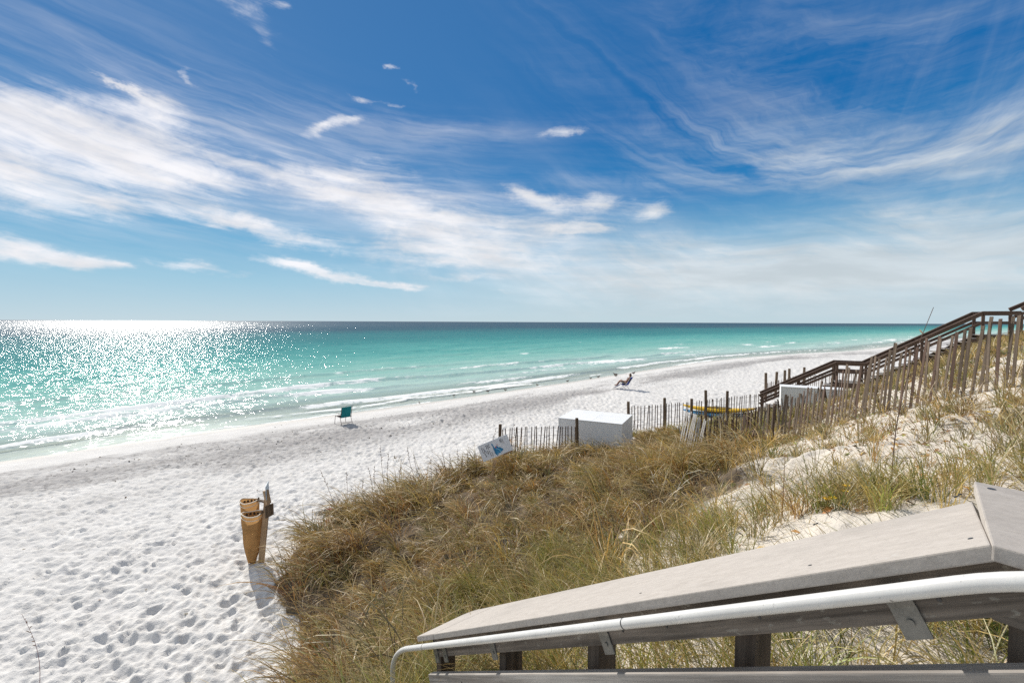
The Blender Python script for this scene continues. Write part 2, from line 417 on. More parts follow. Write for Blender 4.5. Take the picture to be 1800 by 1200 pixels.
def m_wood(name, c1, c2, rough=.75, grain=1.0, cracks=True, lich=0.0, spec=.3):
    """weathered timber, grain along the local x axis"""
    m, t, o = mat(name)
    x, y, z = xyz(t, objco(t)); rr = rnd(t) * 13.0
    g = noise(t, vec(t, x * 1.1 + rr, y * 26 + rr, z * 26), grain, 6, .6, .35)
    g2 = noise(t, vec(t, x * 3.5 + rr, y * 95, z * 95 + rr), grain, 5, .6)
    big = noise(t, vec(t, x * 2.2 + rr, y * 6, z * 6), 1.0, 4, .6)
    c = mixc(t, g.ss(.32, .68), c1, c2)
    c = mixc(t, g2.ss(.35, .75) * .45, c, tuple(v * .55 for v in c1))
    c = mixc(t, big.ss(.45, .8) * .35, c, tuple(v * 1.5 for v in c2))
    if lich > 0:
        l = noise(t, vec(t, x * 30 + rr, y * 60, z * 60), 1.0, 3, .5); c = mixc(t, l.ss(.60, .68) * lich, c, (.42, .41, .36))
    nb = bump(t, g * .6 + g2 * .6, .7, .006)
    principled(t, o, c, rough, nb, **{'Specular_IOR_Level': spec}); return m
def m_plain(name, c, rough=.6, var=.12, scale=9.0, bmp=0.2, **kw):
    m, t, o = mat(name); co = objco(t)
    n1 = noise(t, S(t, co), scale, 5, .6); n2 = noise(t, S(t, co), scale * 9, 4, .6)
    f = (n1 * .65 + n2 * .35).ss(.3, .7)
    cc = mixc(t, f, tuple(v * (1 - var) for v in c), tuple(min(1, v * (1 + var)) for v in c))
    principled(t, o, cc, rough, bump(t, n2, bmp, .004), **kw); return m
def m_cloth(name, c, trans=.3, var=.12):
    m, t, o = mat(name); co = objco(t); n1 = noise(t, S(t, co), 6, 4, .6)
    cc = mixc(t, n1.ss(.3, .7), tuple(v * (1 - var) for v in c), tuple(v * (1 + var) for v in c))
    d = t.nodes.new('ShaderNodeBsdfDiffuse'); tr = t.nodes.new('ShaderNodeBsdfTranslucent'); mx = t.nodes.new('ShaderNodeMixShader')
    t.links.new(cc.k, d.inputs[0]); t.links.new(cc.k, tr.inputs[0]); mx.inputs[0].default_value = trans
    t.links.new(d.outputs[0], mx.inputs[1]); t.links.new(tr.outputs[0], mx.inputs[2]); t.links.new(mx.outputs[0], o.inputs['Surface']); return m
def m_leaf(name, trans=.42, rough=.5, col=None, gloss=.05):
    """blades and leaves: colour from the mesh, light passes through"""
    m, t, o = mat(name)
    c = attr(t, 'col', 0) if col is None else mixc(t, rnd(t), tuple(v * .75 for v in col), tuple(v * 1.25 for v in col))
    d = t.nodes.new('ShaderNodeBsdfDiffuse'); tr = t.nodes.new('ShaderNodeBsdfTranslucent'); mx = t.nodes.new('ShaderNodeMixShader')
    t.links.new(c.k, d.inputs[0]); ct = mixc(t, 1.0, c, (1.1, 1.05, .75), 'MULTIPLY'); t.links.new(ct.k, tr.inputs[0]); mx.inputs[0].default_value = trans
    t.links.new(d.outputs[0], mx.inputs[1]); t.links.new(tr.outputs[0], mx.inputs[2])
    gl = t.nodes.new('ShaderNodeBsdfGlossy'); gl.inputs['Roughness'].default_value = rough; gl.inputs['Color'].default_value = (1, 1, 1, 1)
    m2 = t.nodes.new('ShaderNodeMixShader'); m2.inputs[0].default_value = gloss
    t.links.new(mx.outputs[0], m2.inputs[1]); t.links.new(gl.outputs[0], m2.inputs[2]); t.links.new(m2.outputs[0], o.inputs['Surface']); return m

MAT = {}
MAT['weathered'] = m_wood('weathered_grey_timber', (.055, .045, .037), (.25, .212, .178), lich=.3)
MAT['dark_timber'] = m_wood('dark_stained_timber', (.075, .048, .036), (.165, .11, .082))
MAT['tread'] = m_wood('grey_tread_timber', (.16, .14, .125), (.32, .29, .26))
MAT['baluster'] = m_wood('dark_weathered_baluster', (.062, .045, .034), (.165, .128, .10))
MAT['slat'] = m_wood('weathered_slat', (.085, .060, .042), (.185, .138, .10))
MAT['slat_dark'] = m_wood('dark_slat', (.075, .045, .032), (.15, .095, .07))
MAT['slat_pale'] = m_wood('bleached_slat', (.40, .375, .34), (.58, .55, .51))
MAT['post'] = m_wood('brown_fence_post', (.085, .058, .036), (.19, .135, .09))
MAT['tan_wood'] = m_wood('tan_wood', (.30, .19, .10), (.45, .31, .19))
MAT['white_paint'] = m_plain('white_painted_plywood', (.78, .78, .77), .55, .04, 3.0)
MAT['steel'] = m_plain('galvanised_steel', (.20, .195, .18), .5, .25, 30, .1, Metallic=.5)
MAT['dark_metal'] = m_plain('dark_metal', (.03, .03, .032), .4, .2)
MAT['wire'] = m_plain('rusty_wire', (.09, .065, .05), .7)

def sand_spot(px, py):
    """how far the bare sand shows through, 0..1 (patches seen in the photograph)"""
    v = np.zeros_like(px)
    for cx, cy, rx, ry, rot, a in ((1330, 905, 60, 18, -15, .8), (1480, 850, 60, 14, -10, .7), (1580, 815, 70, 14, -10, .8), (1720, 790, 60, 12, 0, .7), (1345, 862, 75, 26, -28, 1.0), (1430, 800, 110, 22, -14, 1.0), (1560, 765, 120, 30, -12, 1.0), (1640, 795, 110, 26, -8, .75), (1265, 893, 50, 20, -25, .85), (1195, 945, 70, 18, -22, .9),
                                  (1075, 940, 48, 12, 0, .75), (1120, 992, 60, 10, -18, .8), (1730, 690, 90, 16, -12, .8), (1500, 752, 120, 13, -20, 1.0), (1620, 712, 80, 13, -17, 1.0), (1380, 792, 90, 12, -18, .9), (1480, 790, 120, 24, -16, 1.0), (1640, 835, 90, 10, -6, .6), (1400, 1150, 60, 30, 0, .0), (1250, 1150, 60, 40, 0, .7), (1030, 995, 30, 8, -20, .5), (1600, 700, 60, 10, -20, .6)):
        a_ = math.radians(rot); ca, sa = math.cos(a_), math.sin(a_)
        u = ((px - cx) * ca + (py - cy) * sa) / rx; w_ = ((py - cy) * ca - (px - cx) * sa) / ry
        v = np.maximum(v, a * np.exp(-(u * u + w_ * w_) ** 1.5))
    return v
def pxy(x, y):
    return project(x, y, ground(x, y))
def zone(x, y):
    px, py = pxy(x, y); h = dune_h(x, y)
    edge = sstep(.05, .22, h + (fbm(x * 1.4, y * 1.4, 801, 3) - .5) * .22)
    sp = sand_spot(px, py)
    right = sstep(-60, 160, (px - 1180) * .9 + (py - 900) * 1.05 + (fbm(x * .8, y * .8, 803, 3) - .5) * 220)   # 0 brown mound, 1 green slope
    behind = sstep(0, .6, x - 6.9) * (y > 5)                                  # beyond the climbing fence
    clump = sstep(.30, .62, fbm(x * 1.1, y * 1.1, 805, 3))
    return px, py, edge, sp, right, behind, clump, h
# ------------------------------------------------------------------ the ground sheet
def polar_grid(rs, azs):
    R, A = np.meshgrid(rs, azs, indexing='ij')
    x = R * np.sin(A); y = R * np.cos(A)
    nr, na = R.shape
    idx = np.arange(nr * na).reshape(nr, na)
    q = np.stack([idx[:-1, :-1], idx[:-1, 1:], idx[1:, 1:], idx[1:, :-1]], -1).reshape(-1, 4)[:, ::-1]
    return x.ravel(), y.ravel(), q
def geo(a, b, k): return np.exp(np.arange(math.log(a), math.log(b), k))
rs = np.concatenate([[.05, .3], geo(.7, 5, .022), geo(5, 48, .0052), geo(48, 400, .018), geo(400, 40000, .12), [45000.]])
fine = np.radians(np.arange(-53, 53.01, .14))
azs = np.concatenate([np.radians(np.arange(-180, -53.2, 4)), fine, np.radians(np.arange(56, 181, 4))])
azs[-1] = math.radians(180)
gx, gy, gq = polar_grid(rs, azs)
gzv = ground(gx, gy, True)
me = np_mesh('sand', np.stack([gx, gy, gzv], -1), gq)
gn = shore_n(gx, gy); gd = dune_h(gx, gy)
fattr(me, 'inland', np.clip(gn, -50, 200)); fattr(me, 'dune', sstep(.03, .5, gd))
# dark wrack and trodden debris on the upper beach, stretched along the shore
ss_ = shore_s(gx, gy)
band = np.exp(-((gn - 7.3 - 1.6 * (fbm(ss_ * .12, ss_ * 0, 71, 3) - .5)) / 2.1) ** 2) * sstep(.28, .62, fbm(ss_ * .16, gn * .45, 77, 4))
band = band + .55 * np.exp(-((gn - 4.6) / .9) ** 2) * sstep(.45, .65, fbm(ss_ * .3, gn * .8, 79, 4))
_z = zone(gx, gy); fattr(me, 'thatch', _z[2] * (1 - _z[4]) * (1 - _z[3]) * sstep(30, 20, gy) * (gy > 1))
fattr(me, 'wrack', np.clip(band, 0, 1))
m, t, o = mat('white_quartz_sand')
co = S(t, objco(t)); dune = attr(t, 'dune'); inl = attr(t, 'inland'); wr = attr(t, 'wrack')
n1 = noise(t, co, 1.3, 6, .6); n2 = noise(t, co, 14, 6, .65); n3 = noise(t, co, 160, 3, .6)
c = mixc(t, n1.ss(.3, .7), (.605, .585, .556), (.685, .665, .635))
c = mixc(t, dune * .9, c, (.575, .52, .445))
speck = noise(t, co, 4.5, 6, .72).ss(.46, .68) * wr.ss(.05, .6)
grit = noise(t, co, 9.0, 7, .75).ss(.52, .66) * noise(t, co, .5, 4, .6).ss(.42, .62)
c = mixc(t, grit * .30, c, (.30, .28, .27))
c = mixc(t, speck * .9, c, (.13, .12, .115))
c = mixc(t, wr * .8, c, (.30, .285, .275))
litter = noise(t, co, 26, 5, .7).ss(.60, .70) * dune
c = mixc(t, litter * .55, c, (.20, .14, .085))
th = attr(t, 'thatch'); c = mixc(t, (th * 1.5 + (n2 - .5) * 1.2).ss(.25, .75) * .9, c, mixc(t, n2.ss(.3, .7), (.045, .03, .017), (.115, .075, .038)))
wet = inl.ss(.2, 2.3, 1.0, 0.0)
c = mixc(t, wet * .75, c, (.47, .43, .375))
h = n2 * .9 + n3 * .04 + noise(t, co, 5, 5, .6) * 1.3
nb = bump(t, h * (1.0 - wet * .93), .75, .03)
principled(t, o, c, wet.ss(0, 1, .9, .5), nb, **{'Specular_IOR_Level': .06})
tag(obj('sand', me, m), kind='structure')

# ------------------------------------------------------------------ the sea
rw = np.concatenate([geo(15, 90, .0075), geo(90, 600, .014), geo(600, 60000, .06), [70000.]])
aw = np.radians(np.concatenate([np.arange(-110, -56, 2.0), np.arange(-56, 52.01, .17), np.arange(54, 80, 2.0)]))
wx, wy, wq = polar_grid(rw, aw)
n = shore_n(wx, wy); s = shore_s(wx, wy); off = -n
wz = np.full_like(wx, SEA); foam = np.zeros_like(wx)
r = np.hypot(wx, wy)
crests = [(1.3, .06, .5, .72), (3.4, .14, .6, .66), (5.6, .13, .7, .5), (8.2, .20, .8, .60), (11.5, .26, .9, .60), (16.0, .24, 1.0, .50), (21.5, .18, 1.2, .42), (29, .14, 1.5, .38), (38, .16, 1.8, .30), (52, .15, 2.2, .26), (68, .12, 2.5, .2), (95, .1, 3, .16)]
for k, (pos, amp, wd, fo) in enumerate(crests):
    cpos = pos + (fbm(s * .05, s * 0 + k, 300 + k, 3) - .5) * (2.2 + pos * .22) + (fbm(s * .35, s * 0 + k, 340 + k, 3) - .5) * .9
    a = sstep(.34, .62, fbm(s * .045 + k * 3.7, s * 0 + k * 9.1, 320 + k, 3))
    d = off - cpos
    prof = np.where(d > 0, np.exp(-(d / (wd * 1.2)) ** 2), np.exp(-(d / (wd * .55)) ** 2))
    wz += amp * a * prof * sstep(0, 1.0, off)
    br = sstep(1 - fo - .15, 1 - fo + .22, fbm(s * .09 + k * 5.3, s * 0 + k * 2.2, 360 + k, 3) * 1.0 + .12 * (fbm(s * .6, off * .8, 370 + k, 3) - .5))
    fm = np.where(d > 0, np.exp(-(d / (wd * .45)) ** 2), np.exp(-(d / (wd * (1.4 if pos > 2 else .7))) ** 2))
    foam += fm * br * (.35 + .65 * a)
chop = (fbm(wx * .8, wy * .8, 500, 3) - .5) * .10 + (fbm(wx * .33, wy * .33, 520, 3) - .5) * .16
wz += chop * sstep(2, 12, off) * (1 - sstep(90, 160, r))
wz += .02 * (fbm(wx * 2.2, wy * 2.2, 540, 2) - .5) * sstep(.5, 3, off) * (1 - sstep(40, 80, r))
swash = np.exp(-((off - .25 - .5 * (fbm(s * .35, s * 0, 600, 3) - .5)) / .28) ** 2) * .8
foam = np.clip(foam + swash * sstep(.3, .6, fbm(s * .2, s * 0 + 4, 610, 3)), 0, 1)
me = np_mesh('sea', np.stack([wx, wy, wz], -1), wq)
fattr(me, 'off', np.clip(off, -5, 60000)); fattr(me, 'foam', foam)
m, t, o = mat('sea_water')
co = S(t, objco(t)); X, Y, Z = xyz(t, objco(t)); of = attr(t, 'off'); fo = attr(t, 'foam')
lo = (of.mx(0.5))._m('LOGARITHM', 10.0)           # 0 at 1 m, 1 at 10 m, 2 at 100 m, 3 at 1 km
sco = X * .72 + Y * .69; nco = X * -.69 + Y * .72
patch = noise(t, vec(t, sco * .006, nco * .02, 0.0), 1.0, 4, .55)
patch2 = noise(t, vec(t, sco * .03, nco * .11, 4.0), 1.0, 4, .55)
patch3 = noise(t, vec(t, sco * .16, nco * .75, 8.0), 1.0, 4, .6)
q = (lo + (patch - .5) * .45 + (patch2 - .5) * .28 + (patch3 - .5) * .62) * 0.25
base = ramp(t, q, [(0.0, (.50, .58, .52)), (.22, (.43, .57, .51)), (.30, (.34, .53, .46)), (.37, (.19, .45, .38)), (.43, (.075, .335, .295)), (.495, (.010, .195, .19)), (.57, (.005, .135, .145)), (.62, (.003, .055, .085)), (1.0, (.002, .028, .06))])
fn = noise(t, vec(t, sco * 1.1, nco * 2.6, Z), 1.0, 6, .68); fn2 = noise(t, vec(t, sco * .25, nco * 1.4, 3.0), 1.0, 4, .6)
fl = noise(t, vec(t, sco * 3.4, nco * 6.0, Z), 1.0, 5, .7)
foamf = (fo * 1.15 + (fn - .5) * 2.1 + (fl - .5) * 1.1 + (fn2 - .5) * .9 - .22).ss(.30, .80) * fo.ss(.03, .3)
# ripples: wind chop at three scales, longer in the along-wave direction
r1 = noise(t, vec(t, sco * .42, nco * 1.15, 0.0), 1.0, 2, .5, .4)
r2 = noise(t, vec(t, sco * 1.5, nco * 3.4, 2.0), 1.0, 1, .5, .4)
r3 = noise(t, vec(t, sco * 7.0, nco * 11.0, 5.0), 1.0, 2, .5)
amp = of.ss(0.5, 9.0, .30, 1.0)
rl = noise(t, vec(t, sco * .10, nco * .34, 6.0), 1.0, 3, .5, .3)
hh = (rl * .9 + r1 * .50 + r2 * .22 + r3 * .02) * amp
nb = bump(t, hh, 1.0, 1.0)
dif = t.nodes.new('ShaderNodeBsdfDiffuse'); t.links.new(base.k, dif.inputs[0])
tra = t.nodes.new('ShaderNodeBsdfTransparent'); tra.inputs[0].default_value = (.90, .97, .95, 1)
op = of.ss(.3, 9.0, .05, .94)
body = t.nodes.new('ShaderNodeMixShader'); t.links.new(op.k, body.inputs[0]); t.links.new(tra.outputs[0], body.inputs[1]); t.links.new(dif.outputs[0], body.inputs[2])
gl = t.nodes.new('ShaderNodeBsdfGlossy'); t.links.new(of.ss(12.0, 700.0, .105, .215).k, gl.inputs['Roughness']); gl.inputs['Color'].default_value = (1, 1, 1, 1); t.links.new(nb.k, gl.inputs['Normal'])
fr = t.nodes.new('ShaderNodeFresnel'); fr.inputs[0].default_value = 1.33; t.links.new(nb.k, fr.inputs['Normal'])
frf = S(t, fr.outputs[0]).mn(.20)
surf = t.nodes.new('ShaderNodeMixShader'); t.links.new(frf.k, surf.inputs[0]); t.links.new(body.outputs[0], surf.inputs[1]); t.links.new(gl.outputs[0], surf.inputs[2])
fd = t.nodes.new('ShaderNodeBsdfDiffuse'); fd.inputs[0].default_value = (.90, .90, .87, 1)
fin = t.nodes.new('ShaderNodeMixShader'); t.links.new(foamf.k, fin.inputs[0]); t.links.new(surf.outputs[0], fin.inputs[1]); t.links.new(fd.outputs[0], fin.inputs[2])
t.links.new(fin.outputs[0], o.inputs['Surface'])
tag(obj('sea', me, m), kind='structure')

# ================================================================== foreground railing of the stair we stand on
Z = Vector((0, 0, 1))
ds = ray(312, 1186); dh = Vector((ds.x, ds.y, 0)).normalized(); nh = Vector((dh.y, -dh.x, 0)); SL = ds.z / math.hypot(ds.x, ds.y)
HC = 0.36; SC = HC / 0.29
C0 = at_z(1742, 956, 5 - HC); WD = (at_z(1711, 845, 5 - HC) - C0).dot(nh)
def rp(tt, off=0.0, dzz=0.0):
    """point of the rail: tt metres down the stair (negative: level part), off to the right of the cap's near edge, dzz above the cap's top"""
    return C0 + dh * tt + nh * off + Z * (dzz + (SL * tt if tt > 0 else 0))
def t_at(px, off=0.0, dzz=0.0):
    a, b = -1.0, 4.0
    for _ in range(50):
        m_ = (a + b) / 2
        if project(*rp(m_, off, dzz))[0] > px: a = m_
        else: b = m_
    return a
rail_root = empty('stair_railing', C0 - Z * 1.0, 'weathered grey stair railing with broad flat cap and white pipe handrail in the foreground', 'railing')
MAT['cap'] = None
m, t, o = mat('grey_composite_cap')
x, y, z = xyz(t, objco(t))
c1 = noise(t, vec(t, x * 14, y * 40, z * 40), 1.0, 6, .7); c2 = noise(t, vec(t, x * 3, y * 5, z), 1.0, 5, .6); c3 = noise(t, vec(t, x * 60, y * 90, z * 60), 1.0, 3, .6)
c4 = noise(t, vec(t, x * 9, y * 9, z * 9), 1.0, 5, .7)
c = mixc(t, c1.ss(.3, .7), (.365, .328, .292), (.445, .405, .365)); c = mixc(t, c2.ss(.35, .7) * .5, c, (.42, .382, .345)); c = mixc(t, c3.ss(.5, .75) * .4, c, (.27, .242, .215))
c = mixc(t, c4.ss(.64, .72) * .45, c, (.50, .475, .445))
c = mixc(t, noise(t, vec(t, x * 2.0, y * 2.4, 3.3), 1.0, 7, .68).ss(.50, .70) * .40, c, (.27, .245, .22))
c = mixc(t, noise(t, vec(t, x * 22, y * 70, z * 22), 1.0, 6, .75).ss(.62, .72) * .4, c, (.26, .235, .21))
principled(t, o, c, .8, bump(t, c1 * .5 + c3 * .6, .5, .003), **{'Specular_IOR_Level': .25}); MAT['cap'] = m
TH = 0.021 * SC
nrm_cos = math.cos(math.atan(SL))
t1 = t_at(761); t2 = t_at(731)
# cap boards (local x along the board, local y to the left of travel, so the far edge is at -WD)
Lc = (rp(t1) - rp(0)).length
SK = (at_z(1711, 845, 5 - HC) - C0).dot(dh)      # the mitre runs slightly askew
def skew(mb, k, sel): mb.V = [(v[0] + (k * (-v[1] / WD) if sel(v[0]) else 0), v[1], v[2]) for v in mb.V]; return mb
mb = MB(); mb.box(.001, Lc - .001, -WD, 0, -TH, 0, c=.003); skew(mb, SK / nrm_cos, lambda x: x < .2); mb.build('cap_board', MAT['cap'], rail_root, frame(rp(1e-6), rp(t1)))
mb = MB(); mb.box(-1.3, -.001, -WD - .001, .0015, -TH - .001, 0, c=.003); skew(mb, SK, lambda x: x > -.2); mb.build('cap_board', MAT['cap'], rail_root, frame(rp(0), rp(0) + dh))
L2 = (rp(t2) - rp(t1)).length
out = [(0, 0), (0, -WD)]
rc = .075
for k in range(9): q = math.pi / 2 * k / 8; out.append((L2 + .07 - rc + rc * math.sin(q), -WD + rc - rc * math.cos(q)))
rc = .02
for k in range(6): q = math.pi / 2 * k / 5; out.append((L2 - rc + rc * math.cos(q), -rc + rc * math.sin(q)))
bm = bmesh.new(); vs = [bm.verts.new((a + .001, b, 0)) for a, b in out]; f = bm.faces.new(vs)
if f.normal.z < 0: f.normal_flip()
r_ = bmesh.ops.extrude_face_region(bm, geom=[f])
for v in [g for g in r_['geom'] if isinstance(g, bmesh.types.BMVert)]: v.co.z -= TH
bmesh.ops.recalc_face_normals(bm, faces=bm.faces[:])
bmesh.ops.bevel(bm, geom=[e for e in bm.edges if e.is_boundary is False and abs(e.calc_face_angle(0)) > .8], offset=.003, segments=2, affect='EDGES')
me = bpy.data.meshes.new('cap_board'); bm.to_mesh(me); bm.free()
obj('cap_board', me, MAT['cap'], rail_root, frame(rp(t1), rp(t2)))
# upper board under the cap, its face towards the stair
OB = .035 * SC; BT = .034
def plane_hit(px, py, off):
    v = ray(px, py); return CAM + v * ((nh.dot(C0) + off - nh.dot(CAM)) / nh.dot(v))
def drop_at(px, py, off):
    p = plane_hit(px, py, off); tt = (p - C0).dot(dh); return (SL * tt if tt > 0 else 0) + C0.z - p.z
hb = drop_at(1400, 1110, OB)
te = t_at(757, OB, -hb)
mb = MB(); mb.box(0, (rp(te, OB) - rp(0, OB)).length, -BT, 0, -hb * nrm_cos, -TH - .0005, c=.003)
mb.build('rail_board', MAT['weathered'], rail_root, frame(rp(1e-6, OB), rp(te, OB)))
mb = MB(); mb.box(-1.3, .0, -BT - .0015, -.0015, -hb * 1.02, -TH - .002, c=.003)
mb.build('rail_board', MAT['weathered'], rail_root, frame(rp(0, OB), rp(0, OB) + dh))
# lower board: only its sunlit top edge and part of its face are in view
OL = -.006; MAT['bleached'] = m_wood('bleached_rail_timber', (.22, .195, .175), (.46, .43, .395))
hb2 = drop_at(1200, 1183, OL); te2 = t_at(738, OL, -hb2)
mb = MB(); mb.box(0, (rp(te2, OL) - rp(0, OL)).length, -BT - .004, 0, (-hb2 - .19) * nrm_cos, -hb2 * nrm_cos, c=.004)
mb.build('rail_board', MAT['bleached'], rail_root, frame(rp(1e-6, OL), rp(te2, OL)))
mb = MB(); mb.box(-1.3, 0, -BT - .0055, -.0015, -hb2 - .20, -hb2 * .995, c=.004)
mb.build('rail_board', MAT['bleached'], rail_root, frame(rp(0, OL), rp(0, OL) + dh))
for px, dz_ in ((765, .05), (764, .10), (812, .04), (846, .06), (836, .12), (955, .05), (1068, .035), (1106, .08), (1230, .045), (1395, .06), (1560, .04)):
    tt = t_at(px, OL, -hb2 - dz_); c_ = rp(tt, OL, -hb2 - dz_)
    mb = MB(); mb.tube([c_ + nh * .002, c_ - nh * .0012], .0045, 8); mb.build('nail_head', MAT['dark_metal'], rail_root)
for px in (960, 1095, 1172, 1335, 1650):
    for dz_ in (.06, .10):
        tt = t_at(px, OB, -hb + .02); c_ = rp(tt, OB, -dz_)
        mb = MB(); mb.tube([c_ + nh * .002, c_ - nh * .0012], .004, 8); mb.build('nail_head', MAT['dark_metal'], rail_root)
# balusters on the outer side of the boards, down into the dune
for px in (782, 896, 1056, 1322, 1816):
    tt = t_at(px, OB + BT + .045, -hb - .04)
    b0 = rp(tt, OB + BT + .005, -TH - .004); g = gz(b0.x, b0.y) - .15
    a_ = .052; b_ = .092
    M = Matrix(((0, nh.x, dh.x, b0.x), (0, nh.y, dh.y, b0.y), (-1, 0, 0, b0.z), (0, 0, 0, 1)))
    mb = MB(); mb.box(a_ * .36 if tt > 0 else 0, b0.z - g, 0.0005, b_, -a_ / 2, a_ / 2, c=.004); mb.build('baluster', MAT['baluster'], rail_root, M)
# white pipe handrail
m, t, o = mat('worn_white_pipe')
x, y, z = xyz(t, objco(t)); s1 = noise(t, S(t, objco(t)), 60, 5, .75); s2 = noise(t, S(t, objco(t)), 9, 4, .6)
c = mixc(t, s2.ss(.3, .7), (.56, .552, .53), (.64, .632, .61)); c = mixc(t, (s1 + s2 * .35).ss(.80, .88) * .7, c, (.13, .12, .11)); c = mixc(t, noise(t, S(t, objco(t)), 25, 5, .7).ss(.55, .75) * .25, c, (.50, .49, .47))
principled(t, o, c, .33, bump(t, s1, .12, .002)); MAT['pipe'] = m
PO = -.03 * SC; pr = .0115 * SC
pd = drop_at(1500, 1049, PO)
tb = t_at(718, PO, -pd)
BT_ = -.10
def pp(tt): return C0 + dh * tt + nh * PO + Z * (-pd + SL * max(tt, BT_))
pts = [pp(-1.3)]
def bez(a, b, c, n=10): return [a * (1 - k / n) ** 2 + b * 2 * (k / n) * (1 - k / n) + c * (k / n) ** 2 for k in range(n + 1)]
pts += bez(pp(BT_ - .13), pp(BT_), pp(BT_ + .13))
pts += [pp(BT_ + .13 + (tb - BT_ - .13) * k / 12) for k in range(1, 12)]
e0 = rp(tb, PO, -pd); e1 = rp(t_at(691, PO, -pd), PO, -pd)
pts += bez(e0, e1, e1 - Z * .14 + dh * .01, 12)
pts += [e1 - Z * .3 + dh * .0, e1 - Z * .62 - dh * .02]
mb = MB(); mb.tube(pts, pr, 20); pipe = mb.build('pipe_handrail', MAT['pipe'], rail_root, None, True)
for px in (745, 1098):
    tt = t_at(px, PO, -pd); a_ = rp(tt, PO, -pd); b_ = rp(tt + .003, PO, -pd)
    mb = MB(); mb.tube([a_, b_], pr + .0006, 20); mb.build('pipe_seam', MAT['dark_metal'], pipe)
# steel brackets screwed to the board face
def bracket(px):
    tt = t_at(px, OB, -hb * .8); c_ = rp(tt, OB, -hb * .86)
    M = Matrix(((dh.x, -nh.x, 0, c_.x), (dh.y, -nh.y, 0, c_.y), (0, 0, 1, c_.z), (0, 0, 0, 1)))     # x down the stair, y out from the face
    gap = OB - PO; w_ = .019
    zt = (pd * -1 - pr) + hb * .86        # underside of the pipe in this frame
    prof = [(.002, -.036), (.0022, .012), (.006, .024), (gap * .55, zt - .006), (gap + .006, zt - .0015)]
    V = []; Fc = []
    shear = .55
    for i, (yy, zz) in enumerate(prof):
        ww = w_ if i < 3 else w_ * .75
        for sgn in (-1, 1):
            xx = sgn * ww + zz * shear
            V += [(xx, yy, zz + sgn * ww * SL), (xx, yy + .0035, zz + sgn * ww * SL - .0005)]
    for i in range(len(prof) - 1):
        a = i * 4; b = a + 4
        Fc += [(a, a + 2, b + 2, b), (a + 1, b + 1, b + 3, a + 3), (a, b, b + 1, a + 1), (a + 2, a + 3, b + 3, b + 2)]
    Fc += [(0, 1, 3, 2)]
    n_ = len(prof) * 4 - 4; Fc += [(n_, n_ + 2, n_ + 3, n_ + 1)]
    br = obj('bracket', mesh_from('bracket', V, Fc), MAT['steel'], rail_root, M)
    mb = MB(); cz = -.011; cx = cz * shear; mb.tube([(cx, .004, cz), (cx, .0095, cz)], .0068, 10); mb.build('bolt', MAT['steel'], br, M)
for px in (1596, 1066, 868, 783, 768): bracket(px)
# screws in the cap
for px, py in ((1680, 872), (1687, 868), (1706, 946), (1743, 859), (1431, 921), (1436, 919), (1156, 986), (1424, 993), (1126, 1042), (1265, 954), (880, 1055)):
    v = ray(px, py); nn = Vector((ds.x, ds.y, ds.z)).cross(nh).normalized()
    if nn.z < 0: nn = -nn
    if px > 1735: nn = Z
    p = CAM + v * ((C0 - CAM).dot(nn) / v.dot(nn))
    mb = MB(); mb.tube([p - nn * .002, p + nn * .0008], .0042 if px != 1743 else .007, 10); mb.build('screw', MAT['dark_metal'], rail_root)

# the stair itself below the frame: landing boards, treads, stringers
for k in range(7):
    mb = MB(); a_ = rp(-1.2 + k * .16, -.95, -1.0); mb.box(0, 1.0, -.0725, .0725, -.036, 0)
    M = Matrix(((nh.x, -dh.x, 0, a_.x), (nh.y, -dh.y, 0, a_.y), (0, 0, 1, a_.z), (0, 0, 0, 1))); mb.build('deck_board', MAT['tread'], rail_root, M)
for k in range(6):
    tt = .10 + .28 * (k + .5); a_ = rp(tt, -.95, -1.0 - .10); mb = MB(); mb.box(0, 1.0, -.13, .13, -.038, 0)
    M = Matrix(((nh.x, -dh.x, 0, a_.x), (nh.y, -dh.y, 0, a_.y), (0, 0, 1, a_.z), (0, 0, 0, 1))); mb.build('stair_tread', MAT['tread'], rail_root, M)
for off in (-.93, .0):
    mb = MB(); mb.box(0, 2.2, 0, .038, -.33, -.06); mb.build('stringer', MAT['dark_timber'], rail_root, frame(rp(.001, off, -1.08), rp(1.8, off, -1.08)))

# ================================================================== the neighbouring stair down the dune
E = Vector((-.87, .5, 0)).normalized(); G = Vector((.5, .87, 0)).normalized()
T0 = at_y(1727, 547, 20.0); cE = G.dot(T0)
def hitE(px, py):
    v = ray(px, py); return CAM + v * ((cE - G.dot(CAM)) / G.dot(v))
T1 = hitE(1522, 634); T2 = hitE(1470, 640); T3 = hitE(1334, 693); T2.z = T1.z - .10; T1.z = T2.z
RH = 1.02
st_root = empty('beach_staircase', (T3.x, T3.y, gz(T3.x, T3.y)), 'dark wooden staircase with two landings going down the dune on the right', 'staircase')
NW = 1.18
def bar(name, p0, p1, w_, h_, m_, root, upv=(0, 0, 1), c=0.0):
    L = (Vector(p1) - Vector(p0)).length
    mb = MB(); mb.box(0, L, -w_ / 2, w_ / 2, -h_, 0, c=c); return mb.build(name, m_, root, frame(p0, p1, upv))
run01 = (T1 - T0).dot(E); slope01 = (T1.z - T0.z) / run01
nst = 14
Tm1 = T0 - E * 1.18                          # back end of the upper landing
Tm2 = Tm1 - E * 3.2 + Z * 3.2 * .58
